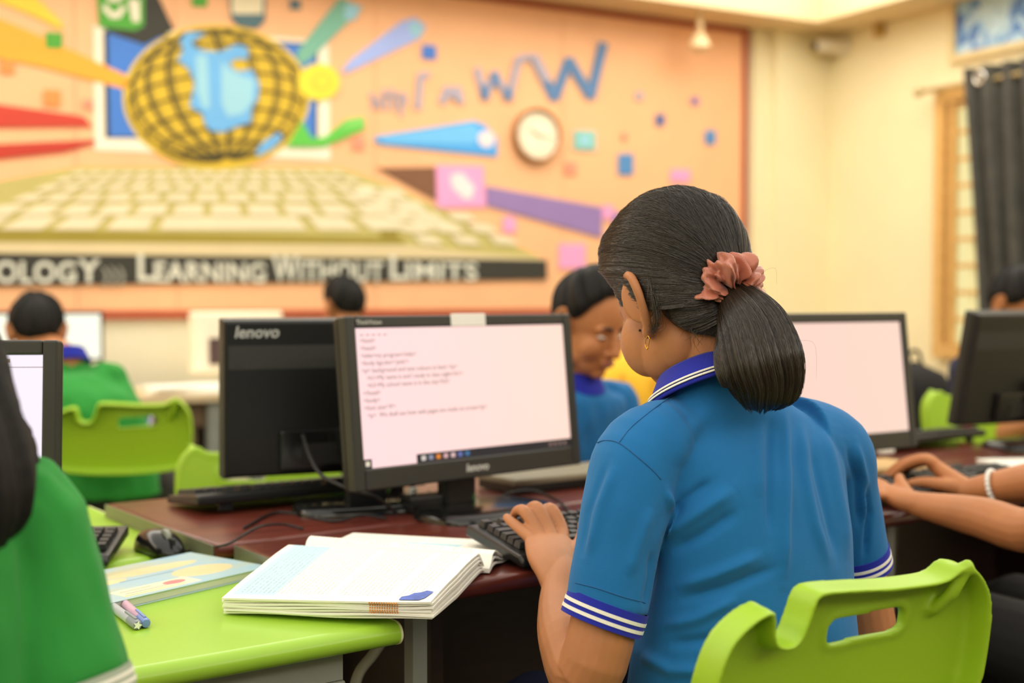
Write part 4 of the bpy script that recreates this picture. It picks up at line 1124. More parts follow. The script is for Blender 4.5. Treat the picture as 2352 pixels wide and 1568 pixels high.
def pen(label, p0, p1, r, m, m2, star=False):
    d = np.array(p1) - np.array(p0); Lh = np.linalg.norm(d)
    t = thing('pen', label, 'pen', (p0[0], p0[1], ZG), math.atan2(d[1], d[0]), 'pens on the green table')
    T = mat4(rotm(0, 90, 0), (0, 0, r + .0003))
    autosmooth(mk('barrel', MB().lathe([(.0015, -.008), (r * .8, .006), (r, .014), (r, Lh - .03)], 18, T), m, t))
    autosmooth(mk('cap', MB().lathe([(r * 1.06, Lh - .03), (r * 1.06, Lh - .004), (r * .85, Lh), (.001, Lh + .0005)], 18, T), m2, t))
    mk('clip', MB().box(Lh - .05, Lh - .006, -.0016, .0016, 2 * r + .0004, 2 * r + .002), m2, t)
    if star:
        s = [((r * .95 if k % 2 == 0 else r * .45) * math.cos(k * math.pi / 5), (r * .95 if k % 2 == 0 else r * .45) * math.sin(k * math.pi / 5)) for k in range(10)]
        mk('star_mark', MB().prism(s, (0, 0, r + .0003), (0, 1, 0), (0, 0, 1), (1, 0, 0), Lh + .0002, Lh + .001), MT['paper'], t)
pen('blue and pink gel pen by the sleeve of the girl in green', at_g(262, 1375), at_g(336, 1432, ZG + .006), .0058, mat('pen_pink', rgb(206, 168, 190), .4, .1, 30), mat('pen_blue', rgb(120, 146, 204), .4))
pen('grey pen with a star on its end beside the blue pen', at_g(238, 1388), at_g(316, 1436, ZG + .006), .0058, mat('pen_grey', rgb(176, 184, 190), .4), mat('pen_grey2', rgb(134, 142, 148), .4), True)

# ------------------------------------------------------------------ cables and small things on the desks
def cable(label, pts, r, m='cable', name='cable'):
    p = np.array(pts); o = mk(name, MB().tube(p - p[0], [r] * len(p), 8, smooth=8), MT[m], None, True)
    o.location = tuple(p[0]); return tag(o, label, 'cable', 'cables on the desks')
cable('black cable hanging from the back of the turned away monitor', [P(695, 1000, 2.29), P(712, 1050, 2.24), P(740, 1092, 2.2), P(800, 1122, 2.17), P(860, 1140, 2.16), PZ(912, 1178, ZM + .006)], .0032)
cable('thin grey cable across the desks in front of the turned away monitor', [PZ(560, 1212, ZM + .003), PZ(640, 1176, ZM + .003), PZ(760, 1196, ZM + .003), PZ(830, 1183, ZM + .010), PZ(885, 1190, ZM + .004)], .0025)
cable('black cable looping behind the stand of the pink monitor', [PZ(1130, 1150, ZM + .004), PZ(1180, 1130, ZM + .018), PZ(1230, 1128, ZM + .020), PZ(1280, 1150, ZM + .010), PZ(1306, 1172, ZM + .004)], .0028)
cable('black cable running behind the pink monitor to its left', [PZ(985, 1130, ZM + .006), PZ(1010, 1148, ZM + .004), PZ(1060, 1140, ZM + .006), PZ(1140, 1152, ZM + .004), PZ(1230, 1160, ZM + .004)], .003)
pl = thing('cable_plug', 'pale plug end lying between the two monitor stands', 'plug', PZ(943, 1165, ZM), TH)
mk('body', MB().tube([(0, 0, .012), (.004, -.002, .032)], [.0065, .0075], 12), MT['white_pl'], pl, True)
mk('strain_relief', MB().tube([(.004, -.002, .034), (.002, .004, .062)], [.0055, .003], 10), MT['cable'], pl, True)
bx = thing('power_strip', 'black power box with a green mark behind the pink monitor', 'power strip', PZ(1000, 1172, ZM), TH)
bev(mk('case', MB().box(-.06, .07, -.02, .025, 0, .03), MT['black'], bx), .004)
mk('green_mark', MB().box(.05, .0705, -.0205, -.004, .012, .026), mat('green_mark', rgb(44, 120, 56), .5), bx)
# slim grey case lying behind the pink monitor
gb = thing('slim_computer', 'slim grey desktop case lying behind the pink monitor', 'computer', PZ(1240, 1120, ZM), TH)
gm = mat('grey_case', rgb(150, 142, 118), .45, .03)
bev(mk('lid', MB().box(-.10, .22, -.055, .075, .018, .030), gm, gb), .003)
bev(mk('body', MB().box(-.098, .218, -.053, .073, .002, .018), MT['black'], gb), .002)
# white cord below the green table
wc = cable('white cord hanging below the lime green table', [P(880, 1470, 1.75), P(855, 1505, 1.75), P(825, 1545, 1.75), P(812, 1600, 1.75), P(812, 1700, 1.76)], .0075, 'cordw') if MT.setdefault('cordw', mat('cord_white', rgb(200, 196, 176), .5)) else None

# right station
nb_ = thing('notebook', 'white notebook at the right edge beside the bracelet wrist', 'notebook', PZ(2330, 1090, ZM), TH - .5)
bev(mk('cover', MB().box(-.02, .20, -.02, .13, .0165, .0185), MT['white_pl'], nb_), .001)
bev(mk('pages', MB().box(-.018, .198, -.018, .128, .003, .0165), MT['paper'], nb_), .002)
bev(mk('back_cover', MB().box(-.02, .20, -.02, .13, .001, .003), mat('pale_green_card', rgb(206, 220, 150), .6), nb_), .001)
tn = thing('paper_pad', 'tan paper pad lying behind the hands of the right student', 'pad', PZ(2045, 1085, ZM), TH - .2)
bev(mk('pages', MB().box(-.06, .10, -.02, .13, .001, .011), mat('tan_paper', rgb(206, 172, 118), .7), tn), .002)
bev(mk('cover', MB().box(-.06, .10, -.02, .13, .011, .012), mat('tan_card', rgb(196, 160, 104), .7), tn), .0005)
er = bev(mk('eraser', MB().box(-.022, .022, -.010, .010, 0, .014), MT['white_pl']), .004); er.location = tuple(PZ(2034, 1042, ZM + .012)); er.rotation_euler = (0, 0, .6)
tag(er, 'white eraser on the tan paper pad', 'eraser')
rt = thing('red_cap', 'small red cap beside the green chair at right', 'cap', PZ(2222, 992, ZM), 0)
autosmooth(mk('body', MB().lathe([(.016, 0), (.016, .024), (.013, .028), (.001, .028)], 20), mat('red_plastic', rgb(200, 30, 24), .4), rt))
mk('rim', MB().lathe([(.018, 0), (.018, .004), (.001, .004)], 20), MT['black'], rt)

# ------------------------------------------------------------------ far table by the wall with a white computer, papers and a bright monitor
ft_o = P(440, 905, 4.55); FZ = 0.78
ft = thing('wall_table', 'brown table by the far wall with white papers on it', 'table', (ft_o[0], ft_o[1], 0), RZ)
FZ = float(ft_o[2])
bev(mk('tabletop', MB().box(-1.5, .28, -.02, .5, FZ - .03, FZ), mat('far_top', rgb(214, 190, 150), .5), ft), .004)
mk('apron', MB().box(-1.45, .24, .03, .05, FZ - .12, FZ - .03), mat('far_brown', rgb(112, 90, 62), .6), ft)
for x in (-1.45, -.3, .06, .22):
    mk('leg', MB().box(x, x + .045, .0, .045, 0, FZ - .03), MT['grey_metal'], ft)
    mk('leg', MB().box(x, x + .045, .44, .485, 0, FZ - .03), MT['grey_metal'], ft)
mk('back_panel', MB().box(-1.4, .24, .40, .42, .1, FZ - .03), MT['maroon_dk'], ft)
mk('side_panel', MB().box(-.24, .03, .05, .07, .1, FZ - .12), mat('far_panel', rgb(122, 104, 72), .7), ft)
pp = thing('paper_stack', 'white papers on the brown table by the far wall', 'papers', ft_o + Uw * .0 - Vw * .12, RZ)
for k in range(4):
    mk('sheet', MB().box(-.13, .16, -.10, .09, .001 + k * .006, .006 + k * .006, mat4(rotm(0, 0, k * 7 - 10))), MT['paper'], pp)
def far_monitor(name, label, px0, px1, py0, py1, d, m, yaw=RZ, extra=False):
    a, c = P(px0, py0, d), P(px1, py0, d); z1 = a[2]; z0 = P(px0, py1, d)[2]
    mid = (a + c) / 2; W = np.linalg.norm((c - a)[:2]) ; t = thing(name, label, 'monitor', (mid[0], mid[1], FZ), yaw)
    h0, h1 = z0 - FZ, z1 - FZ
    fm_ = MT['black'] if not extra else mat('white_shell', rgb(250, 238, 206), .5)
    sh = bev(mk('shell', MB().box(-W / 2 - .012, W / 2 + .012, .002, .05, h0 - .012, h1 + .012), fm_, t), .012 if extra else .004)
    mk('screen', MB().box(-W / 2, W / 2, -.002, .004, h0, h1), m, t)
    mk('stand_neck', MB().box(-.03, .03, .03, .06, .01, h0 + .05), fm_, t)
    mk('stand_base', base_mesh(.22, .16, .014), fm_, t, M=mat4(None, (0, .045, 0)))
    return t
far_monitor('monitor', 'bright white monitor behind the head of the far student in green', -60, 226, 722, 826, 4.65, MT['screen_far'])
fw = far_monitor('monitor', 'pale monitor with a dark square by the far wall', 446, 648, 722, 852, 4.9, mat('pale_panel', rgb(250, 238, 214), .5), extra=True)
W_ = .03
mk('dark_square', MB().box(-.115, -.07, -.006, -.002, .09, .19), mat('plum_dark', rgb(84, 62, 62), .5), fw)
# bags behind the desks
yb_ = P(1445, 850, 3.9)
bg_ = thing('yellow_bag', 'yellow and green school bag behind the boy in blue', 'bag', (yb_[0], yb_[1], 0), .3)
zb = float(P(1445, 795, 3.9)[2])
by = MB(); R_ = []
for k in range(12):
    s = k / 11; w = .15 * (1 - max(0, (s - .55) / .45) ** 2.2) ** .5 + .003; z = .45 + (zb - .45) * s
    R_.append([(w * math.copysign(abs(math.cos(a)) ** .7, math.cos(a)), .09 * (w / .15) * math.sin(a), z) for a in np.linspace(0, 2 * math.pi, 29)[:-1]])
mk('body', MB().rings(R_), mat('yellow_cloth', rgb(252, 196, 40), .7), bg_, True)
R2 = [[(x * 1.04, y * 1.06, z) for x, y, z in r] for r in R_[:8]]
mk('pocket', MB().rings(R2), mat('green_cloth', rgb(96, 176, 110), .7), bg_, True)
for sx in (-1, 1):
    mk('strap', MB().tube([(sx * .06, -.09, zb - .08), (sx * .07, -.12, zb - .2), (sx * .07, -.10, .5)], [(.018, .004)] * 3, 8, smooth=4), mat('strap_cloth', rgb(220, 160, 30), .7), bg_, True)
kb_ = P(2100, 880, 4.3)
bk_ = thing('black_bag', 'black school bag behind the peach monitor at right', 'bag', (kb_[0], kb_[1], 0), .4)
zk = float(P(2100, 828, 4.3)[2]); R_ = []
for k in range(12):
    s = k / 11; w = .17 * (1 - max(0, (s - .5) / .5) ** 2.2) ** .5 + .003; z = .45 + (zk - .45) * s
    R_.append([(w * math.copysign(abs(math.cos(a)) ** .7, math.cos(a)), .09 * (w / .14) * math.sin(a), z) for a in np.linspace(0, 2 * math.pi, 29)[:-1]])
mk('body', MB().rings(R_), MT['trouser'], bk_, True)
mk('front_pocket', MB().rings([[(x * .8, y * 1.15 - .01, z * .9 + .03) for x, y, z in r] for r in R_[:8]]), MT['navy'], bk_, True)
mk('handle', MB().tube([(-.03, 0, zk - .01), (-.015, 0, zk + .03), (.015, 0, zk + .03), (.03, 0, zk - .01)], [.006] * 4, 8, smooth=4), MT['trouser'], bk_, True)
tb = P(2168, 905, 4.75)
tbg = thing('tan_pouch', 'tan pouch with navy base between the right monitors', 'pouch', (tb[0], tb[1], 0), .4)
zt = float(P(2168, 878, 4.75)[2])
pm_ = MB(); R_ = []
for k in range(9):
    s = k / 8; w = .075 * (1 - max(0, (s - .4) / .6) ** 2) ** .5 + .002; R_.append([(w * math.cos(a), .05 * math.sin(a) * w / .075, zt - .1 + .1 * s) for a in np.linspace(0, 6.2832, 25)[:-1]])
mk('body', MB().rings(R_), mat('tan_cloth', rgb(196, 164, 70), .7), tbg, True)
mk('base', MB().rings([[(.085 * math.cos(a), .06 * math.sin(a), z) for a in np.linspace(0, 6.2832, 25)[:-1]] for z in (.45, .6, zt - .1, zt - .07)]), MT['navy'], tbg, True)
# ------------------------------------------------------------------ people
def unit(v): v = np.asarray(v, float); return v / (np.linalg.norm(v) + 1e-12)
def head_frame(org, yaw, pitch, roll=0.0, s=1.0):
    R_ = rotm(0, 0, yaw) @ rotm(-pitch, 0, 0) @ rotm(0, roll, 0)
    return mat4(R_ * s, org)
CR_C, CR_R = np.array([0, .004, .030]), np.array([.070, .085, .094])
def head_skin(mb, M, full=False):
    def e(c, r, rot=None): 
        b = MB().ell(c, r, rot, 26, 16); mb.add(xf(M, b.V()), b.f)
    def tb(p, r, **k):
        b = MB().tube(p, r, 12, **k); mb.add(xf(M, b.V()), b.f)
    e(CR_C, CR_R)
    if full:
        e((0, .028, -.020), (.062, .060, .074)); e((0, .034, -.058), (.048, .044, .036)); e((0, .062, -.076), (.021, .018, .016))
    else:
        e((0, .028, -.028), (.061, .060, .082)); e((0, .036, -.072), (.047, .044, .040)); e((0, .064, -.094), (.021, .018, .016))
    for sx in (-1, 1):
        e((sx * .036, .056, -.034), (.026, .026, .030)); e((sx * .028, .074 - .010 * full, .016 + .008 * full), (.022, .012, .009 + .008 * full)); e((sx * (.047 - .012 * full), .012 - .014 * full, -.066 + .020 * full), (.016 + .013 * full, .032, .028 + .012 * full))
        if not full: e((sx * .011, .090, -.040), (.008, .009, .007))
        ear = [(sx * .064, .016, .008), (sx * .073, .013, .028), (sx * .082, -.002, .038), (sx * .090, -.017, .030), (sx * .091, -.022, .010), (sx * .086, -.017, -.012), (sx * .077, -.006, -.028), (sx * .071, .003, -.034)]
        tb(ear, [.0050, .0052, .0054, .0056, .0054, .0052, .0060, .0078], smooth=3)
        e((sx * .080, -.007, .006), (.0050, .021, .031), rotm(0, 0, sx * -30)); e((sx * .070, -.004, .004), (.012, .012, .022)); e((sx * .072, .003, -.032), (.0055, .008, .009))
    if full:
        for sx in (-1, 1): e((sx * .041, .044, -.030), (.029, .036, .042)); e((sx * .038, .020, -.048), (.028, .042, .036))
    nk_ = .029 if full else 0
    tb([(0, .086 - nk_, .012), (0, .096 - nk_, -.012), (0, .106 - nk_, -.034)], [.007, .009, .0115], smooth=3)
    dz = .014 if full else 0
    e((0, .088 - dz * 1.3, -.058 + dz), (.020, .009, .006)); e((0, .087 - dz * 1.3, -.068 + dz), (.018, .010, .0065))
def face_parts(root, M, dz=0.0):
    dy = -.9 * dz
    for sx in (-1, 1):
        b = MB().ell((sx * .029, .0745 + dy, -.002), (.0115, .0080, .0036)); ey = mk('eye', MB().add(xf(M, b.V()), b.f), MT['eye'], root, True, world=True)
        b = MB().ell((sx * .029, .0800 + dy, -.0045), (.0050, .0036, .0036)); mk('iris', MB().add(xf(M, b.V()), b.f), MT['iris'], ey, True, world=True)
        b = MB().tube([(sx * .012, .0885 + dy, .018 + dz * .6), (sx * .028, .0880 + dy, .023 + dz * .6), (sx * .046, .0760 + dy, .017 + dz * .6)], [(.0022, .0035), (.0028, .004), (.0015, .002)], 8, smooth=3)
        mk('eyebrow', MB().add(xf(M, b.V()), b.f), MT['iris'], root, True, world=True)
    b = MB().ell((0, .0925 - dz * 1.3, -.0585 + dz), (.018, .0065, .0042)); b.ell((0, .0915 - dz * 1.3, -.0665 + dz), (.0165, .0068, .0048)); mk('lips', MB().add(xf(M, b.V()), b.f), MT['lip'], root, True, world=True)
def ell_r(d, R_=CR_R): return 1.0 / np.sqrt(((d / R_) ** 2).sum(-1))
def azel(az, el):
    az, el = np.radians(az), np.radians(el)
    return np.stack([-np.sin(az) * np.cos(el), np.cos(az) * np.cos(el), np.sin(el)], -1)     # az positive towards the person's left
def hair_cap(M, hairline, Qdir, ns=900, nt=34, off=(.004, .014, .012), tmax=.95, seed=1, clump=.0016, fine=.0006, bulge=None):
    hl = np.array(hairline, float); hl = resample(hl, ns, closed=False)
    D0 = azel(hl[:, 0], hl[:, 1]); Qd = unit(Qdir)
    r = np.random.default_rng(seed)
    def n1(k): 
        x = np.interp(np.linspace(0, k, ns), np.arange(k + 1), r.normal(size=k + 1)); return x
    nz = clump * n1(110) + fine * n1(430); nz2 = clump * n1(90)
    ts = np.linspace(0, tmax, nt); om = np.arccos(np.clip(D0 @ Qd, -1, 1))[:, None]
    G = []
    for t in ts:
        d = (np.sin((1 - t) * om) * D0 + np.sin(t * om) * Qd) / np.sin(om)
        d = d / np.linalg.norm(d, axis=1)[:, None]
        o = np.interp(t, [0, .12, .55, 1], [off[0], off[1] * .75, off[1], off[2]])
        rr = ell_r(d) + o + (nz * (1 - .3 * t) + nz2 * math.sin(t * 3)) * min(1, t * 6 + .3) * (1 - .5 * t)
        if bulge is not None: rr = rr + bulge(d, t)
        G.append(CR_C + d * rr[:, None])
    return np.array(G)             # nt x ns x 3 in head space
def grid_mesh(G, closed=False, uvs=(1, 1)):
    nt, ns = G.shape[:2]; Fs = []; b = MB()
    for j in range(nt - 1):
        for i in range(ns if closed else ns - 1):
            i2 = (i + 1) % ns
            Fs.append((j * ns + i, j * ns + i2, (j + 1) * ns + i2, (j + 1) * ns + i))
    b.add(G.reshape(-1, 3), Fs); m = bpy.data.meshes.new('grid'); m.from_pydata(b.V().tolist(), [], b.f); m.update()
    uv = m.uv_layers.new(name='UVMap'); idx = np.empty(len(m.loops), int); m.loops.foreach_get('vertex_index', idx)
    U = np.stack([(idx % ns) / ns * uvs[0], (idx // ns) / (nt - 1) * uvs[1]], 1)
    uv.data.foreach_set('uv', U.ravel()); m.shade_smooth(); return m
def strands_mesh(paths, rad):
    """thin three-sided tubes, one mesh; paths: list of (k,3)"""
    V = []; Fs = []; n = 0; UV = []
    for pth, r0 in zip(paths, rad):
        k = len(pth); T = np.gradient(pth, axis=0); T /= np.linalg.norm(T, axis=1)[:, None] + 1e-9
        a = np.cross(T, np.array([.3, .5, .81])); a /= np.linalg.norm(a, axis=1)[:, None] + 1e-9; b = np.cross(T, a)
        rr = (r0 * np.sqrt(np.clip(1 - np.abs(np.linspace(-1, 1, k)) ** 6, .05, 1)))[:, None]
        for q in range(3):
            c, s = math.cos(q * 2.094), math.sin(q * 2.094); V.append(pth + a * rr * c + b * rr * s)
        for i in range(k - 1):
            for q in range(3):
                q2 = (q + 1) % 3; Fs.append((n + q * k + i, n + q2 * k + i, n + q2 * k + i + 1, n + q * k + i + 1))
        n += 3 * k; u = RNG.random(); UV += [(u, i / k) for q in range(3) for i in range(k)]
    m = bpy.data.meshes.new('strands'); m.from_pydata(np.concatenate(V).tolist(), [], Fs); m.update()
    uv = m.uv_layers.new(name='UVMap'); idx = np.empty(len(m.loops), int); m.loops.foreach_get('vertex_index', idx)
    uv.data.foreach_set('uv', np.array(UV)[idx].ravel()); m.shade_smooth(); return m
def hand(mb, wrist, fdir, back, thumb, s=1.0, curl=(18, 28, 22), spread=5):
    """generic hand: palm, four bent fingers of unequal length, thumb from the side of the palm"""
    y = unit(fdir); z = unit(np.asarray(back) - y * np.dot(back, y)); x = np.cross(y, z) * thumb      # x points to the thumb side
    def pt(a, b, c): return np.asarray(wrist) + s * (x * a + y * b + z * c)
    mb.tube([pt(0, -.012, 0), pt(.002, .02, .002), pt(.002, .055, .003), pt(0, .082, .001)], [(s*.024, s*.017), (s*.032, s*.016), (s*.040, s*.0145), (s*.036, s*.011)], 18, side=x, smooth=3)
    for bx, by, L, r, sp in ((.028, .080, .068, .0086, 1.0), (.009, .086, .076, .0088, .3), (-.010, .083, .070, .0084, -.4), (-.028, .074, .055, .0074, -1.2)):
        a = 0.0; p = np.array([bx, by, .001]); pts = [p + np.array([0, -.022, 0]), p]; sx = math.sin(math.radians(spread * sp))
        for f, c in zip((.45, .31, .24), curl):
            a -= math.radians(c); d = np.array([sx, math.cos(a), math.sin(a)]); p = p + d * L * f; pts.append(p)
        mb.tube([pt(*q) for q in pts], [s*r*1.05, s*r*1.06, s*r, s*r*.92, s*r*.72], 10, smooth=3)
    mb.tube([pt(.020, .015, -.004), pt(.040, .040, -.010), pt(.052, .062, -.014), pt(.054, .082, -.018)], [s*.014, s*.0115, s*.0098, s*.0075], 10, smooth=3)
def ell_ring(c, r, f, w, t, n=40, pw=2.3):
    a = np.arange(n) * 2 * math.pi / n; ca, sa = np.cos(a), np.sin(a)
    ca = np.sign(ca) * np.abs(ca) ** (2 / pw); sa = np.sign(sa) * np.abs(sa) ** (2 / pw)
    return np.asarray(c) + np.outer(ca * w, r) + np.outer(sa * t, f)
def band_ring(root, name, c, axis, rx, ry, side, w, m, thick=.002, n=48):
    """a cuff: short open sleeve ring around an axis"""
    ax = unit(axis); u = unit(np.asarray(side) - ax * np.dot(side, ax)); v = np.cross(ax, u); R_ = []
    a = np.arange(n) * 2 * math.pi / n
    for (o, k) in ((0, 0), (0, thick), (w, thick), (w, 0)):
        R_.append(np.asarray(c) + ax * o + np.outer(np.cos(a) * (rx + k), u) + np.outer(np.sin(a) * (ry + k), v))
    b = MB().rings(R_, cap=False, loop=True)
    return autosmooth(mk(name, b, m, root, world=True), 50)

TPL = dict(pelvis=(0, 0, .50), waist=(0, .01, .64), chest=(0, .03, .82), neck=(0, .06, .965), head=(0, .105, 1.095),
           shl=(-.150, .045, .905), shr=(.150, .045, .905), ell=(-.205, .10, .69), elr=(.205, .10, .69), wrl=(-.13, .31, .775), wrr=(.13, .31, .775),
           hdl=(.25, .95, -.05), hdr=(-.25, .95, -.05), knl=(-.095, .40, .50), knr=(.095, .40, .50), anl=(-.10, .40, .09), anr=(.10, .40, .09))
def figure(label, loc, yaw, s=1.0, shirt='blue', collar='royal', skin='skin2', trouser='trouser', head_yaw=0, head_pitch=18, vox=.006, hair='short', over=None, cuffs='royal', zoff=0.0, group=None, hscale=.98, sleeve=.78, handfn=None):
    """a seated student; over: joints given in world space"""
    t = thing('person', label, 'person', (loc[0], loc[1], 0), math.radians(yaw), group)
    M = mat4(rotm(0, 0, yaw), (loc[0], loc[1], zoff))
    J = {k: (xf(M, np.array(v) * s) if not k.startswith('hd') else rotm(0, 0, yaw) @ np.array(v)) for k, v in TPL.items()}
    if over: J.update({k: np.asarray(v, float) for k, v in over.items()})
    r = unit((J['shr'] - J['shl']) * np.array([1, 1, 0])); f = np.array([-r[1], r[0], 0])
    HM = head_frame(J['head'], yaw + head_yaw, head_pitch, 0, s * hscale)
    b = MB(); head_skin(b, HM)
    b.tube([J['neck'] + EZ * -.05 * s, J['neck'] + EZ * .01 * s, xf(HM, np.array([[0, -.012, -.04]]))[0]], [.055 * s, .046 * s, .046 * s], 18, smooth=3)
    b.rings([ell_ring(J['chest'], r, f, .11 * s, .07 * s), ell_ring(J['neck'] - EZ * .03 * s, r, f, .07 * s, .05 * s)])
    for sd in 'lr':
        th = 1 if sd == 'l' else -1
        b.tube([J['sh' + sd], J['sh' + sd] * .5 + J['el' + sd] * .5, J['el' + sd], J['el' + sd] * .55 + J['wr' + sd] * .45, J['wr' + sd]], [.044 * s, .041 * s, .036 * s, .034 * s, (.024 * s, .021 * s)], 16, smooth=4)
        hd = J['hd' + sd]; b.tube([J['sh' + sd], J['chest']], [.04 * s, .05 * s], 12)
        if handfn is None: hand(b, J['wr' + sd] + unit(hd) * .012, hd, EZ, th, s * .92)
    if handfn is not None: handfn(b)
    me = fuse(b, vox * .75, 4); mk('body', me, MT[skin], t, True, world=True)
    face_parts(t, HM)
    # shirt
    sb = MB()
    Cs = [J['pelvis'] + EZ * -.02 * s, J['waist'], J['chest'], (J['shl'] + J['shr']) / 2 + EZ * .005 * s, J['neck'] - EZ * .025 * s, J['neck'] + EZ * .004 * s]
    Ws = [.158, .142, .150, .150, .085, .056]; Ts = [.118, .105, .105, .092, .064, .054]
    Cs = catmull(np.array(Cs), 5); WT = catmull(np.array(list(zip(Ws, Ts))), 5)
    sb.rings([ell_ring(c, r, f, w * s, q * s) for c, (w, q) in zip(Cs, WT)])
    cf_ = {}
    for sd in 'lr':
        a, e_ = J['sh' + sd], J['el' + sd]; end = a * (1 - sleeve) + e_ * sleeve
        ins = a * .7 + J['chest'] * .3
        sb.tube([ins, a, a * .66 + e_ * .34 if sleeve > .5 else a * .8 + e_ * .2, end], [.062 * s, .058 * s, .056 * s, .057 * s], 20, smooth=4, round_caps=False)
        cf_[sd] = (end, unit(e_ - a))
    sh = fuse(sb, vox, 6); V = getv(sh); N_ = getn(sh)
    V += N_ * (.003 * snoise(V, .10, 3) + .0018 * snoise(V, .045, 4))[:, None]; setv(sh, V)
    so = mk('shirt', sh, MT[shirt], t, True, world=True)
    for sd in 'lr':
        end, ax = cf_[sd]; sdv = np.cross(ax, f)
        band_ring(so, 'cuff', end - ax * .002, ax, .0575 * s, .0575 * s, sdv, .020 * s, MT[cuffs], .002)
        for k in (.004, .011): band_ring(so, 'cuff_stripe', end + ax * k * s, ax, .0595 * s, .0595 * s, sdv, .0032 * s, MT['stripe'], .001)
    R_ = []
    for (h, k) in ((.030, .052), (.034, .055), (.012, .066), (-.006, .074), (-.008, .070), (.012, .060)):
        ring = ell_ring(J['neck'] + EZ * h * s, r, f, k * s * 1.02, k * s * .95, 40, 2.0); ring = ring + np.outer(((ring - J['neck']) @ f) / s * -.35, EZ); R_.append(ring)
    autosmooth(mk('collar', MB().rings(R_, cap=False, loop=True), MT[collar], so, world=True), 60)
    # trousers and shoes
    tb_ = MB(); tb_.rings([ell_ring(c, r, f, w, q) for c, w, q in ((J['pelvis'] - EZ * .05 * s, .13 * s, .10 * s), (J['pelvis'], .155 * s, .115 * s), (J['pelvis'] + EZ * .06 * s, .145 * s, .105 * s))])
    for sd in 'lr':
        hip = J['pelvis'] + (r if sd == 'r' else -r) * .085 * s
        tb_.tube([hip, hip * .5 + J['kn' + sd] * .5, J['kn' + sd], J['kn' + sd] * .5 + J['an' + sd] * .5, J['an' + sd]], [.085 * s, .075 * s, .058 * s, .054 * s, .046 * s], 18, smooth=4)
    mk('trousers', fuse(tb_, vox * 1.2, 5), MT[trouser], t, True, world=True)
    for sd in 'lr':
        a = J['an' + sd]; fb = MB().tube([a + np.array([0, 0, -.03]) - f * .03, a + np.array([0, 0, -.045]) + f * .06, a + np.array([0, 0, -.055]) + f * .14], [(.04 * s, .04 * s), (.042 * s, .036 * s), (.036 * s, .026 * s)], 16, smooth=3, side=r)
        V = fb.V(); V[:, 2] = np.maximum(V[:, 2], .002); mk('shoe', MB().add(V, fb.f), MT['shoe'], t, True, world=True)
    # hair
    if hair == 'short':
        hl = [(0, 46), (28, 42), (50, 26), (66, 4), (80, -8), (95, 6), (110, -12), (128, -36), (155, -44), (180, -44), (205, -44), (232, -36), (250, -12), (265, 6), (280, -8), (294, 4), (310, 26), (332, 42), (360, 46)]
        G = hair_cap(HM, hl, azel(180, 55), 260, 18, (.006, .022, .018), .995, 5, .003, .001)
        mk('hair', grid_mesh(xf(HM, G.reshape(-1, 3)).reshape(G.shape)), MT['hair2'], t, True, world=True)
    elif hair == 'long':
        hb = MB()
        b2 = MB().ell(CR_C + np.array([0, -.012, .006]), CR_R + .014); hb.add(xf(HM, b2.V()), b2.f)
        c = xf(HM, np.array([[0, -.05, .03]]))[0]; nk = J['neck']
        hb.tube([c, nk - f * .08 * s + EZ * .05, nk - f * .13 * s - EZ * .05, nk - f * .12 * s - EZ * .12], [(.085 * s, .07 * s), (.105 * s, .05 * s), (.112 * s, .035 * s), (.07 * s, .020 * s)], 28, side=r, smooth=5)
        for sx in (-1, 1):
            p0 = xf(HM, np.array([[sx * .075, -.01, .04]]))[0]
            hb.tube([p0, p0 - EZ * .10 * s - f * .01, nk + r * sx * .100 * s - f * .05 - EZ * .03, nk + r * sx * .100 * s - f * .10 - EZ * .11], [.03 * s, .036 * s, .036 * s, .014 * s], 16, smooth=5)
        hm_ = fuse(hb, .005, 4); V = getv(hm_); N_ = getn(hm_)
        an = np.arctan2((V - nk) @ r, (V - nk) @ f); V += N_ * (.0022 * np.sin(an * 34 + V[:, 2] * 6) + .0014 * np.sin(an * 71))[:, None]; setv(hm_, V)
        uv = hm_.uv_layers.new(name='UVMap'); idx = np.empty(len(hm_.loops), int); hm_.loops.foreach_get('vertex_index', idx)
        uv.data.foreach_set('uv', np.stack([an[idx] / 6.28, V[idx, 2]], 1).ravel())
        mk('hair', hm_, MT['hair2'], t, True, world=True)
    return t, J, r, f, HM

# boy in blue across the desks, looking down at his own keyboard
by_yaw = math.degrees(TH) + 180 + 6
hd_ = P(1352, 745, 2.93); fb_ = np.array([-math.sin(math.radians(by_yaw)), math.cos(math.radians(by_yaw)), 0])
figure('boy in a blue polo shirt looking down behind the pink monitor', hd_ - fb_ * .105, by_yaw, 1.0, head_yaw=0, head_pitch=20, zoff=float(hd_[2]) - 1.095, vox=.005)
# boy whose dark head shows above the monitors
hd_ = P(826, 702, 4.5)
figure('student whose dark hair shows above the black monitors, by the far wall', hd_ * np.array([1, 1, 0]) - Uw * 0, math.degrees(RZ) + 8, 1.0, zoff=float(hd_[2]) - 1.095 - .01, shirt='green', vox=.008, head_pitch=12, hscale=.85)
# far student in green on the lime chair
pel = FAR_LOC + np.array([0, 0, 0]); sc_ = (P(172, 868, 3.62))
figure('far student in a green polo shirt sitting on a lime green chair', pel, 12, 1.0, shirt='green', collar='royal', vox=.007, head_pitch=22, head_yaw=10,
       over=dict(pelvis=P(250, 1120, 3.68), waist=P(240, 1040, 3.66), chest=P(205, 940, 3.64), neck=P(148, 832, 3.68), head=P(84, 768, 3.74),
                 shl=P(70, 880, 3.60), shr=P(245, 872, 3.72), ell=P(20, 1040, 3.62), elr=P(318, 1000, 3.80), wrl=P(10, 980, 3.9), wrr=P(250, 960, 4.05)), hscale=.92)
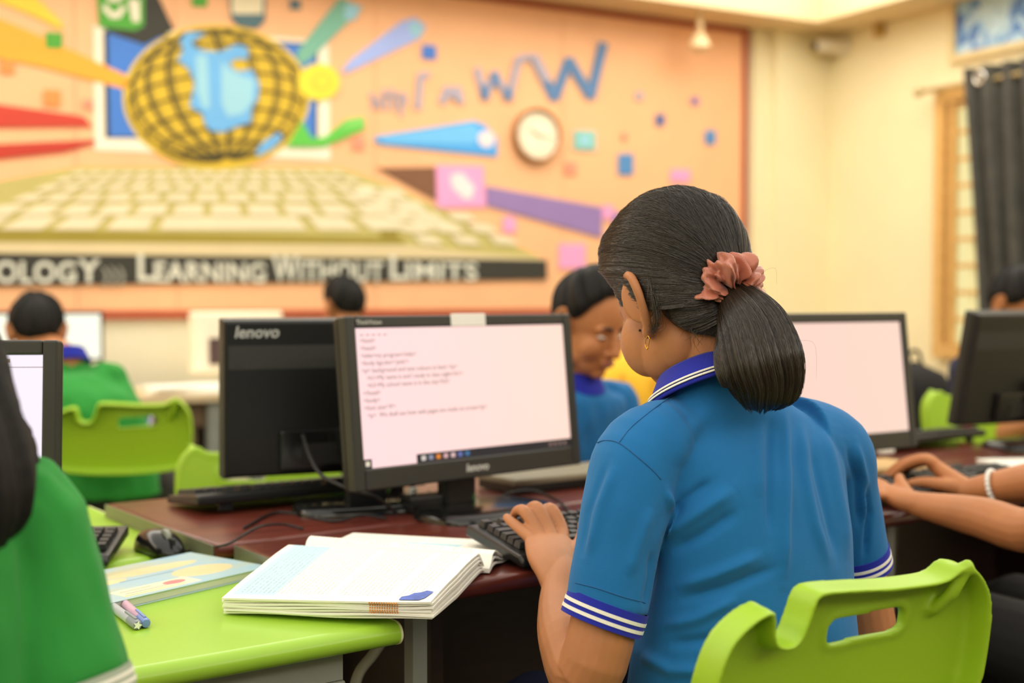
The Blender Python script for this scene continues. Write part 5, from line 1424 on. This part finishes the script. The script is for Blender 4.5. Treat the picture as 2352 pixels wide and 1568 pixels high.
# dark haired student beyond the monitor at the right edge
hd_ = P(2330, 705, 3.95)
fy = math.degrees(TH) + 180
figure('student with black hair beyond the monitor at the right edge', hd_ - np.array([-math.sin(math.radians(fy)), math.cos(math.radians(fy)), 0]) * .105, fy, 1.0, zoff=float(hd_[2]) - 1.095, vox=.008, head_pitch=34, shirt='navy', collar='navy', cuffs='navy')
# girl in green in the left foreground
gy = math.degrees(TH)
shr = P(42, 1192, 1.14); rg = Ra; fg = Fa
shc = shr - rg * .150; 
figure('girl with long dark hair and green polo shirt at the left edge', shc * np.array([1, 1, 0]) - fg * .045, gy, 1.0, shirt='green', collar='green', cuffs='greycuff', skin='skin', hair='long', head_pitch=14, vox=.004, sleeve=.83, zoff=float(shr[2]) - .905,
       over=dict(elr=P(168, 1650, 1.13), wrr=P(300, 1640, 1.36), neck=P(-320, 985, 1.12), head=P(-300, 800, 1.15)))
# student at the right edge, only arms and lap in the picture
def right_hands(b):
    far = np.array([0, 1.0, 0])
    b.tube([P(2232, 1128, 2.285), P(2190, 1104, 2.325), P(2142, 1066, 2.365)], [(.021, .019), (.027, .018), (.029, .0115)], 18, side=far, smooth=4)
    for q, r_ in (([(2168, 1082, 2.335), (2132, 1056, 2.345), (2090, 1064, 2.375), (2060, 1082, 2.395), (2042, 1098, 2.405)], .0090), ([(2166, 1080, 2.355), (2130, 1052, 2.365), (2082, 1060, 2.40), (2052, 1078, 2.42), (2034, 1094, 2.43)], .0092),
                  ([(2164, 1078, 2.375), (2130, 1054, 2.385), (2086, 1062, 2.42), (2058, 1080, 2.44), (2044, 1094, 2.45)], .0088), ([(2164, 1080, 2.392), (2134, 1060, 2.402), (2100, 1068, 2.43), (2078, 1082, 2.445), (2066, 1092, 2.455)], .0078)):
        b.tube([P(*a) for a in q], [r_, r_ * 1.05, r_, r_ * .9, r_ * .72], 12, smooth=4)
    b.tube([P(2200, 1120, 2.295), P(2160, 1112, 2.305), P(2122, 1107, 2.325), P(2092, 1110, 2.335)], [.015, .0125, .0105, .0085], 12, smooth=4)
    b.tube([P(2116, 1158, 2.165), P(2080, 1148, 2.20), P(2040, 1128, 2.25)], [(.024, .020), (.030, .019), (.032, .013)], 18, side=np.array([.5, .8, 0]), smooth=4)
    for k, (dx, dd, r_) in enumerate(((0, 0, .0088), (-14, -.012, .0092), (-26, -.024, .0088), (-34, -.036, .0078))):
        b.tube([P(2052 + dx, 1138, 2.235 + dd), P(2026 + dx, 1112, 2.27 + dd), P(1996 + dx, 1108, 2.305 + dd), P(1980 + dx, 1122, 2.325 + dd)], [r_ * 1.05, r_ * 1.05, r_ * .95, r_ * .75], 12, smooth=4)
    b.tube([P(2094, 1146, 2.20), P(2078, 1126, 2.225), P(2068, 1106, 2.25), P(2066, 1096, 2.262)], [.014, .012, .0105, .0085], 12, smooth=4)
shl = P(2560, 960, 1.98); shc = shl + rg * .150
rs = figure('student at the right edge typing, bracelet on wrist and black trousers', shc * np.array([1, 1, 0]) - fg * .045, gy, 1.0, shirt='blue', skin='skin2', vox=.004, head_pitch=18, sleeve=.5, handfn=right_hands, zoff=float(shl[2]) - .905,
       over=dict(ell=P(2380, 1214, 1.99), wrl=P(2112, 1158, 2.17), hdl=P(2030, 1105, 2.34) - P(2105, 1150, 2.18), elr=P(2480, 1092, 2.15), wrr=P(2225, 1126, 2.29), hdr=P(2085, 1072, 2.50) - P(2205, 1128, 2.33)))
ax = unit(P(2270, 1122, 2.258) - P(2300, 1117, 2.243)); bc = P(2284, 1119, 2.25)
bt = thing('bracelet', 'white beaded bracelet on the wrist of the student at right', 'bracelet', bc)
u_ = unit(np.cross(ax, EZ)); v_ = np.cross(ax, u_)
for k in range(22):
    a = k * 2 * math.pi / 22
    mk('bead', MB().ell(bc + u_ * .0285 * math.cos(a) + v_ * .0290 * math.sin(a), (.0048, .0048, .0048), None, 10, 8), MT['paper'], bt, True, world=True)
# ------------------------------------------------------------------ the girl in the blue polo shirt
GY = math.radians(32)
gr = np.array([math.cos(GY), math.sin(GY), 0]); gf = np.array([-math.sin(GY), math.cos(GY), 0])
gc = P(1712, 1250, 1.62)
girl = thing('person', 'girl with dark ponytail in a blue polo shirt typing, seen from behind', 'person', (gc[0], gc[1], 0), GY)
HS = 1.056
HYAW, HPITCH = 34.0, 26.0
earL = np.array([-.078, -.008, .002])
Rh = rotm(0, 0, HYAW) @ rotm(-HPITCH, 0, 0)
HO = P(1472, 692, 1.600) - Rh @ (earL * HS)
HM = mat4(Rh * HS, HO)
def hw(*p): return xf(HM, np.array([p]))[0]
# joints
shl_, shr_ = P(1470, 1040, 1.545), P(1900, 1030, 1.715)
ell_, elr_ = P(1352, 1548, 1.505), P(1985, 1480, 1.80)
wrl_ = P(1290, 1330, 1.685)
nk0 = P(1626, 905, 1.62)
b = MB(); head_skin(b, HM, True)
b.tube([nk0 - EZ * .05, nk0 + EZ * .0, hw(0, -.014, -.050), hw(0, -.01, .0)], [.046, .046, (.047, .050), .05], 22, smooth=4)
b.rings([ell_ring(P(1690, 1060, 1.62), gr, gf, .09, .05), ell_ring(nk0 - EZ * .03, gr, gf, .045, .04)])
for sh_ in (shl_, shr_): b.tube([sh_, P(1690, 1060, 1.62)], [.034, .045], 12)
# left arm and hand
b.tube([shl_, P(1416, 1300, 1.52), ell_, P(1303, 1470, 1.57), P(1288, 1395, 1.635), wrl_, P(1276, 1290, 1.72)], [.036, .039, .040, (.036, .036), (.029, .029), (.0255, .023), (.024, .015)], 20, smooth=5)
WD = 1.70
kn = {'pinky': [(1252, 1282, 1.735), (1222, 1240, 1.775), (1193, 1213, 1.805), (1176, 1199, 1.822), (1164, 1188, 1.836)],
      'ring': [(1262, 1270, 1.74), (1240, 1230, 1.785), (1208, 1177, 1.815), (1190, 1172, 1.838), (1180, 1184, 1.848)],
      'middle': [(1276, 1265, 1.745), (1264, 1222, 1.79), (1235, 1166, 1.825), (1214, 1172, 1.85), (1206, 1188, 1.862)],
      'index': [(1288, 1265, 1.745), (1292, 1222, 1.795), (1268, 1170, 1.825), (1246, 1176, 1.85), (1238, 1194, 1.862)]}
kr = {'pinky': [.0080, .0088, .0082, .0074, .0062], 'ring': [.0085, .0092, .0088, .0078, .0064], 'middle': [.0085, .0094, .0092, .0080, .0066], 'index': [.0085, .0094, .0090, .0080, .0066]}
for k, pts in kn.items(): b.tube([P(*q) for q in pts], kr[k], 12, smooth=4)
hl_ = unit(P(1222, 1240, 1.775) - P(1292, 1222, 1.795))
b.tube([P(1290, 1345, 1.675), P(1280, 1310, 1.70), P(1266, 1275, 1.735), P(1258, 1240, 1.772)], [(.0265, .021), (.030, .0185), (.0335, .0160), (.0325, .0095)], 22, side=hl_, smooth=4)
b.tube([P(1305, 1290, 1.73), P(1330, 1255, 1.765), P(1340, 1225, 1.80), P(1338, 1205, 1.825)], [.013, .0115, .0098, .0075], 12, smooth=4)       # thumb
# right arm reaching forward to the keyboard
wrr_ = fr(.36, .02, ZM + .045)
b.tube([shr_, P(1948, 1200, 1.752), P(1968, 1300, 1.772), elr_, elr_ * .5 + wrr_ * .5, wrr_], [.036, .036, .037, .036, .033, (.024, .021)], 18, smooth=5)
hand(b, wrr_ + gf * .012, gf + np.array([-.1, 0, 0]), EZ, -1, .90)
body = mk('body', fuse(b, .0020, 3), MT['skin'], girl, True, world=True)
face_parts(girl, HM, .014)
for (q0, q1) in (((1176, 1199, 1.822), (1164, 1188, 1.836)),):
    p0, p1 = P(*q0), P(*q1); d = unit(p1 - p0); cdir = unit(CAMP - p1); n = unit(cdir - d * np.dot(cdir, d)); sd = np.cross(d, n)
    c = p0 * .25 + p1 * .75 + n * .0046
    nl = MB().ell((0, 0, 0), (.0040, .0056, .0010)); V = nl.V(); mk('fingernail', MB().add(c + np.outer(V[:, 0], sd) + np.outer(V[:, 1], d) + np.outer(V[:, 2], n), nl.f), MT['nail'], body, True, world=True)
mk('mole', MB().ell(P(1463, 717, 1.5) * 0 + hw(-.066, .022, -.022), (.0016, .0016, .0016)), MT['iris'], body, True, world=True)

# ---- polo shirt
rows = [(1640, 1712, .166, .122, 0), (1500, 1714, .157, .112, 0), (1400, 1716, .150, .106, .0), (1300, 1718, .147, .104, .002), (1200, 1716, .148, .102, .004), (1100, 1706, .152, .098, .006), (1030, 1698, .152, .090, .010), (975, 1690, .128, .080, .016), (932, 1664, .098, .072, .010), (900, 1638, .074, .064, .004), (872, 1624, .060, .058, .0), (848, 1616, .049, .050, -.003)]
Cs = []; WT = []
for py, px, w, t, fo in rows:
    Cs.append(P(px, py, 1.62) + gf * fo); WT.append((w, t))
Cs = catmull(np.array(Cs), 4); WT = catmull(np.array(WT), 4)
sb = MB(); sb.rings([ell_ring(c, gr, gf, w, t, 56, 2.25) for c, (w, t) in zip(Cs, WT)])
cuffL, cuffR = P(1394, 1392, 1.512), P(1964, 1272, 1.765)
insL, insR = P(1560, 1020, 1.585), P(1820, 1010, 1.67)
sb.tube([insL, P(1478, 1040, 1.548), P(1440, 1150, 1.530), P(1414, 1280, 1.518), cuffL], [(.058, .060), (.054, .060), (.053, .056), (.049, .050), (.0475, .048)], 30, smooth=5, round_caps=False, side=gr)
sb.tube([insR, P(1900, 1035, 1.715), P(1925, 1120, 1.735), P(1948, 1200, 1.752), cuffR], [(.058, .060), (.056, .062), (.052, .054), (.047, .048), (.045, .046)], 30, smooth=5, round_caps=False, side=gr)
shm = fuse(sb, .0030, 6, .5)
V = getv(shm); Nn = getn(shm)
X, Y, D_ = proj(V)
def along(pts, width, amp, near=1.75):
    """a fold: gaussian ridge along a polyline drawn on the surface"""
    p = np.array(pts, float); best = np.full(len(V), 1e9); tt = np.zeros(len(V)); Lt = 0
    seg = np.linalg.norm(np.diff(p, axis=0), axis=1); tot = seg.sum()
    for a, c, l in zip(p[:-1], p[1:], seg):
        d = (c - a) / l; q = np.stack([X, Y], 1) - a; t = np.clip(q @ d, 0, l); dist = np.linalg.norm(q - np.outer(t, d), axis=1)
        m_ = dist < best; best[m_] = dist[m_]; tt[m_] = (Lt + t[m_]) / tot; Lt += l
    view = unit(CAMP - np.array(P(1700, 1200, 1.6))); facing = np.clip(Nn @ view * 3, 0, 1)
    return amp * np.exp(-(best / width) ** 2) * np.clip(np.sin(np.clip(tt, 0.03, .97) * math.pi) * 1.6, 0, 1) * facing
disp = .0016 * snoise(V, .16, 21) + .0008 * snoise(V, .07, 22)
for pts, w, a in (
    ([(1800, 930), (1806, 1080), (1802, 1230), (1800, 1345)], 12, .0048), ([(1838, 960), (1850, 1080), (1870, 1200), (1905, 1310)], 12, .0036), ([(1770, 950), (1768, 1100), (1772, 1240)], 12, -.0036),
    ([(1880, 960), (1915, 1080), (1938, 1200), (1950, 1300)], 13, .0040), ([(1860, 1000), (1890, 1130), (1925, 1290)], 10, -.0030), ([(1520, 1235), (1600, 1180), (1690, 1120)], 20, .0050), ([(1535, 1270), (1620, 1225), (1700, 1170)], 15, -.0042),
    ([(1535, 1190), (1570, 1150), (1640, 1100)], 12, -.0034), ([(1530, 1120), (1545, 1180), (1532, 1240)], 8, .0045), ([(1545, 1350), (1640, 1320), (1760, 1270)], 16, .0042), ([(1550, 1380), (1660, 1352), (1790, 1300)], 13, -.0038),
    ([(1520, 1440), (1600, 1420), (1700, 1370)], 16, .0042), ([(1530, 1480), (1620, 1470), (1700, 1440)], 14, -.0036), ([(1470, 1500), (1540, 1540), (1620, 1540)], 16, .0045), ([(1965, 1010), (1985, 1100), (1990, 1200)], 9, .0036), ([(1945, 1020), (1968, 1110), (1975, 1220)], 8, -.0032),
    ([(1985, 1100), (1998, 1180), (1985, 1290)], 7, -.0050), ([(1500, 1160), (1470, 1240), (1440, 1330)], 16, .0030), ([(1420, 1060), (1380, 1160), (1350, 1280)], 14, .0028), ([(1400, 1050), (1350, 1180), (1335, 1290)], 10, -.0022), ([(1500, 1260), (1495, 1330), (1478, 1400)], 10, -.0035),
    ([(1750, 960), (1740, 1060), (1745, 1150)], 18, .0022), ([(1640, 930), (1580, 1000), (1560, 1080)], 22, .0022)):
    disp += along(pts, w * .9, a * 1.55)
V = V + Nn * disp[:, None]; setv(shm, V)
shirt = mk('shirt', shm, MT['blue'], girl, True, world=True)
# sewn seams lying on the cloth
Xs, Ys, Ds = proj(V)
def on_cloth(pts, n=40):
    out = []
    for x, y in resample(catmull(np.array(pts, float), 6), n):
        dd = (Xs - x) ** 2 + (Ys - y) ** 2; near = np.where(dd < 49)[0]
        if len(near) == 0: continue
        d0 = Ds[near].min(); ok = near[Ds[near] < d0 + .012]; w = 1 / (dd[ok] + 4); out.append(P(x, y, float((Ds[ok] * w).sum() / w.sum()) - .0002))
    return np.array(out)
for pts in ([(1580, 884), (1520, 925), (1454, 977), (1422, 1016)], [(1372, 1016), (1390, 1011), (1422, 1017), (1468, 1052), (1500, 1080), (1518, 1100)], [(1322, 1338), (1370, 1350), (1430, 1370), (1482, 1384)]):
    q_ = on_cloth(pts)
    if len(q_) > 4: mk('seam', MB().tube(q_, [.0008] * len(q_), 6), MT['seam'], shirt, True, world=True)
# cuffs: royal rib with two white stripes
for c, ax_, rx, ry in ((cuffL, unit(unit(cuffL - P(1414, 1280, 1.518)) + np.array([-.17, 0, 0])), .0480, .0485), (cuffR, unit(cuffR - P(1948, 1200, 1.752)), .0450, .0460)):
    cu_ = band_ring(shirt, 'cuff', c - ax_ * .006, ax_, rx, ry, gr, .028, MT['royal'], .0018, 64)
    for k in (.003, .012): band_ring(shirt, 'cuff_stripe', c + ax_ * k, ax_, rx + .0012, ry + .0012, gr, .0042, MT['stripe'], .0013, 64)
# collar, turned down
ck = P(1632, 897, 1.617)
cax = unit(EZ * .86 + gf * .42 + gr * -.06); cu = unit(gr - cax * np.dot(gr, cax)); cv = np.cross(cax, cu)
def coll(h, k, n=72): 
    a = np.linspace(math.radians(100), math.radians(440), n)       # open at the throat
    return ck + cax * h + np.outer(np.cos(a) * k * 1.05, cu) + np.outer(np.sin(a) * k, cv)
prof = [(.010, .052), (.031, .0525), (.035, .0545), (.032, .0580), (.012, .0730), (-.003, .0850), (-.0045, .0830), (.010, .0700), (.028, .0560), (.010, .0540)]
R_ = [coll(h, k) for h, k in prof]
cb_ = MB().rings(R_, cap=False, closed=False, loop=False)
co_ = mk('collar', cb_, MT['royal'], shirt, True, world=True)
for s0 in (.66, .80):
    def cl_(t): 
        h = .032 + (-.003 - .032) * t; k = .0580 + (.0850 - .0580) * t + .0006; return h, k
    rr = []
    for t, e_ in ((s0, .0006), (s0, .0016), (s0 + .075, .0016), (s0 + .075, .0006)):
        h, k = cl_(t); rr.append(coll(h + e_ * .5, k + e_))
    mk('collar_stripe', MB().rings(rr, cap=False, closed=False, loop=True), MT['stripe'], shirt, True, world=True)

# ---- lower body on the chair
pv = P(1712, 1640, 1.62); pv[2] = NEAR_SEAT_H + .10
tb_ = MB(); tb_.rings([ell_ring(c, gr, gf, w, q) for c, w, q in ((pv - EZ * .07, .13, .10), (pv, .155, .115), (pv + EZ * .10, .150, .108))])
for sx in (-1, 1):
    hip = pv + gr * sx * .085; kn_ = hip + gf * .36 + gr * sx * .02 + EZ * .0; an_ = kn_ * np.array([1, 1, 0]) + EZ * .08 - gf * .02
    tb_.tube([hip, hip * .5 + kn_ * .5, kn_, kn_ * .5 + an_ * .5, an_], [.084, .074, .058, .054, .046], 18, smooth=4)
    fb = MB().tube([an_ - EZ * .03 - gf * .03, an_ - EZ * .04 + gf * .06, an_ - EZ * .05 + gf * .14], [(.04, .038), (.042, .034), (.036, .026)], 16, smooth=3, side=gr)
    Vv = fb.V(); Vv[:, 2] = np.maximum(Vv[:, 2], .002); mk('shoe', MB().add(Vv, fb.f), MT['shoe'], girl, True, world=True)
mk('trousers', fuse(tb_, .006, 5), MT['navy'], girl, True, world=True)

# ---- hair
Q = P(1664, 664, 1.600)
HMi = np.linalg.inv(HM)
Qd = unit(xf(HMi, Q[None])[0] - CR_C)
half = [(0, 40), (20, 38), (38, 32), (52, 22), (62, 10), (67, -6), (72, -5), (79, 13), (93, 18), (106, 13), (111, -6), (110, -24), (112, -38), (118, -48), (130, -55), (152, -60), (180, -62)]
hl = half + [(360 - a_, e_) for a_, e_ in half[-2::-1]]
def bulge(d, t): return .012 * np.clip(d[:, 2] - .1, 0, 1) + .012 * np.clip(d[:, 1], 0, 1) * np.clip(d[:, 2] + .2, 0, 1) * min(1, t * 8) + .034 * np.clip(-d[:, 2] - .35, 0, 1) * np.clip(-d[:, 1], 0, 1) + .006 * np.clip(-d[:, 1], 0, 1) * np.clip(d[:, 2] + .3, 0, 1)
G = hair_cap(HM, hl, Qd, 1500, 40, (.003, .019, .010), .965, 3, .0011, .0006, bulge)
Gw = xf(HM, G.reshape(-1, 3)).reshape(G.shape)
hair = mk('hair', grid_mesh(Gw), MT['haircap'], girl, True, world=True)
# strands lying on the cap
paths, rad = [], []
nt_, ns_ = Gw.shape[:2]
cen = xf(HM, CR_C[None])[0]
for k in range(13000):
    s = RNG.random() * (ns_ - 1); dr = RNG.normal() * 26; t0 = max(0, RNG.random() * .55 - .08); t1 = min(1, t0 + .25 + RNG.random() * .6)
    tt = np.linspace(t0, t1, 10); i0 = np.clip(s + dr * (tt - t0) + RNG.normal() * 2 * np.sin(tt * 5), 0, ns_ - 1.001); jj = tt * (nt_ - 1.001)
    a = jj.astype(int); f_ = (jj - a)[:, None]; ii = i0.astype(int)
    p = Gw[a, ii] * (1 - f_) + Gw[np.minimum(a + 1, nt_ - 1), ii] * f_
    out = p - cen; out /= np.linalg.norm(out, axis=1)[:, None]
    lift = .0007 + abs(RNG.normal()) * .0008
    paths.append(p + out * (lift * np.sin(np.linspace(.25, 2.9, 10)))[:, None]); rad.append(.00015 + RNG.random() * .00016)
st = mk('hair_strands', strands_mesh(paths, rad), MT['hair'], hair, True, world=True); st['kind'] = 'stuff'
# ponytail
pp_ = np.array([P(1664, 664, 1.600), P(1695, 694, 1.568), P(1726, 756, 1.530), P(1743, 826, 1.508), P(1754, 880, 1.508), P(1752, 908, 1.512), P(1750, 922, 1.516)])
pr_ = np.array([.018, .027, .0425, .0490, .0430, .0330, .0160])
ptc = catmull(pp_, 9); prc = catmull(pr_[:, None], 9)[:, 0]
Tn = np.gradient(ptc, axis=0); Tn /= np.linalg.norm(Tn, axis=1)[:, None]
view = unit(CAMP - ptc[20]); side = np.cross(Tn, view); side /= np.linalg.norm(side, axis=1)[:, None]; dep = np.cross(side, Tn)
ns2 = 900; ang = np.linspace(0, 2 * math.pi, ns2, endpoint=False); rr_ = np.random.default_rng(8)
def pn(k): y = rr_.normal(size=k); return np.interp(np.linspace(0, k, ns2), np.arange(k + 1), np.append(y, y[0]))
c1, c2, c3 = pn(46), pn(150), pn(380); tipn = pn(70)
Gp = []
for j in range(len(ptc)):
    t = j / (len(ptc) - 1); tw = ang + .35 * t
    r_ = prc[j] * (1 + .085 * c1 * math.sin(t * 3.0) + .04 * c2 * t) + .0006 * c3
    off = np.clip((t - .82) / .18, 0, 1) * (.0045 * tipn)
    Gp.append(ptc[j] + np.outer(np.cos(tw) * r_, side[j]) + np.outer(np.sin(tw) * r_ * .82, dep[j]) + np.outer(off, Tn[j]))
Gp.append(np.repeat((ptc[-1] + Tn[-1] * .004)[None], ns2, 0)); Gp = np.array(Gp)
pony = mk('ponytail', grid_mesh(Gp, closed=True), MT['haircap'], girl, True, world=True)
paths, rad = [], []
nt_ = len(Gp) - 2
for k in range(8000):
    s = RNG.random() * ns2; dr = RNG.normal() * 16; t0 = RNG.random() * .5; t1 = min(1.0, t0 + .3 + RNG.random() * .7)
    tt = np.linspace(t0, t1, 13); jj = tt * nt_; a = jj.astype(int); f_ = (jj - a)[:, None]; ii = ((s + dr * (tt - t0)).astype(int)) % ns2
    p = Gp[a, ii] * (1 - f_) + Gp[np.minimum(a + 1, nt_), ii] * f_
    ctr = ptc[np.minimum(a, len(ptc) - 1)]; out = p - ctr; out /= np.linalg.norm(out, axis=1)[:, None] + 1e-9
    p = p + out * ((.0006 + abs(RNG.normal()) * .0009) * np.sin(np.linspace(.2, 2.6, 13)))[:, None]
    if t1 >= 1.0: p = p + np.outer(np.linspace(0, 1, 13) ** 4, Tn[-1] * RNG.random() * .007)
    paths.append(p); rad.append(.00016 + RNG.random() * .00016)
st = mk('hair_strands', strands_mesh(paths, rad), MT['hair'], pony, True, world=True); st['kind'] = 'stuff'
# loose wisps: over the ear, at the nape, a few fly-aways
W_ = [[hw(-.070, .050, .036), hw(-.071, .034, .0), hw(-.070, .022, -.030), hw(-.071, .014, -.048), hw(-.075, -.002, -.050)],
      [hw(-.078, -.034, .040), hw(-.081, -.036, .010), hw(-.080, -.032, -.014), hw(-.078, -.020, -.034), hw(-.077, -.008, -.038)],
      [hw(-.068, .045, .030), hw(-.071, .032, .004), hw(-.071, .020, -.020), hw(-.070, .014, -.040)]]
paths, rad = [], []
for base, n_, sp_ in ((W_[1], 70, .0038),):
    for k in range(n_):
        j_ = RNG.normal(size=(len(base), 3)) * sp_ * np.linspace(.4, 1.2, len(base))[:, None]
        paths.append(catmull(np.array(base) + j_, 4)); rad.append(.00018)
for k in range(70):       # nape
    a0 = RNG.random(); p0 = hw(-.055 + .05 * a0, -.045 - .03 * a0, -.045 - .02 * RNG.random()); p1 = p0 + (Q - p0) * .35 + RNG.normal(size=3) * .004 - unit(cen - p0) * .006
    paths.append(catmull(np.array([p0 - EZ * .012 + RNG.normal(size=3) * .006, p0, p1]), 4)); rad.append(.00022)
for k in range(26):       # fly-aways around the ponytail and the crown
    p0 = Gp[int(RNG.integers(4, 26)), int(RNG.integers(0, ns2))]; d = unit(p0 - ptc[12]) + RNG.normal(size=3) * .4
    paths.append(catmull(np.array([p0, p0 + d * .012 + EZ * .01, p0 + d * .028 + EZ * RNG.normal() * .012, p0 + d * .03 - EZ * .02]), 5)); rad.append(.00009)
st = mk('loose_strands', strands_mesh(paths, rad), MT['hair'], hair, True, world=True); st['kind'] = 'stuff'

# ---- scrunchie
sc_c = P(1676, 660, 1.575); axs = unit(ptc[10] - ptc[0]); su = unit(np.cross(axs, view)); sv = np.cross(axs, su)
nu, nv = 260, 46; R_ = []
rs_ = np.random.default_rng(4); ph = rs_.random(12) * 6.28
for i in range(nu):
    a = 2 * math.pi * i / nu; dr_ = su * math.cos(a) + sv * math.sin(a); ring = []
    for j in range(nv):
        c = 2 * math.pi * j / nv
        tw = .9 * math.sin(3 * a + ph[0]) + .5 * math.sin(7 * a + ph[1])
        w = .0170 + .0042 * math.sin(9 * a + 2 * math.cos(c + tw) + ph[2]) + .0026 * math.sin(17 * a + 3 * math.sin(c) + ph[3]) + .0020 * math.sin(5 * c + 6 * math.sin(4 * a + ph[4])) + .0018 * math.sin(3 * c + 11 * a + ph[5])
        w += .0026 * abs(math.sin(13 * a + 2.5 * math.sin(2 * c + ph[8]) + ph[9])) - .0030 * max(0, math.sin(8 * a + 1.7 * math.cos(c * 2 + ph[10]))) ** 6
        w2 = w * (1.0 + .10 * math.sin(5 * a + ph[6]))
        ring.append(sc_c + dr_ * (.0235 + w2 * math.cos(c)) + axs * (w2 * 1.10 * math.sin(c) + .004 * math.sin(6 * a + ph[7])))
    R_.append(ring)
scr = mk('scrunchie', MB().rings(R_, loop=True, cap=False), MT['scrunchie'], girl, True, world=True)
# ---- ear ring
lc = hw(-.078, .002, -.046); a = np.linspace(0, 2 * math.pi, 29)[:-1]; R_ = []
h1 = unit(Rh @ np.array([.25, 1, 0])); h2 = EZ
for t in a:
    d = h1 * math.cos(t) + h2 * math.sin(t); w = unit(np.cross(h1, h2)); R_.append([lc + d * (.0068 + .0006 * math.cos(q)) + w * .0006 * math.sin(q) for q in np.linspace(0, 2 * math.pi, 7)[:-1]])
er_ = mk('earring', MB().rings(R_, loop=True, cap=False), MT['gold'], girl, True, world=True)
for k in (-1, 0, 1): mk('earring_bead', MB().ell(lc - EZ * (.0078 + .001 * (k == 0)) + h1 * k * .0018, (.0011,) * 3, None, 10, 8), MT['gold'], er_, True, world=True)
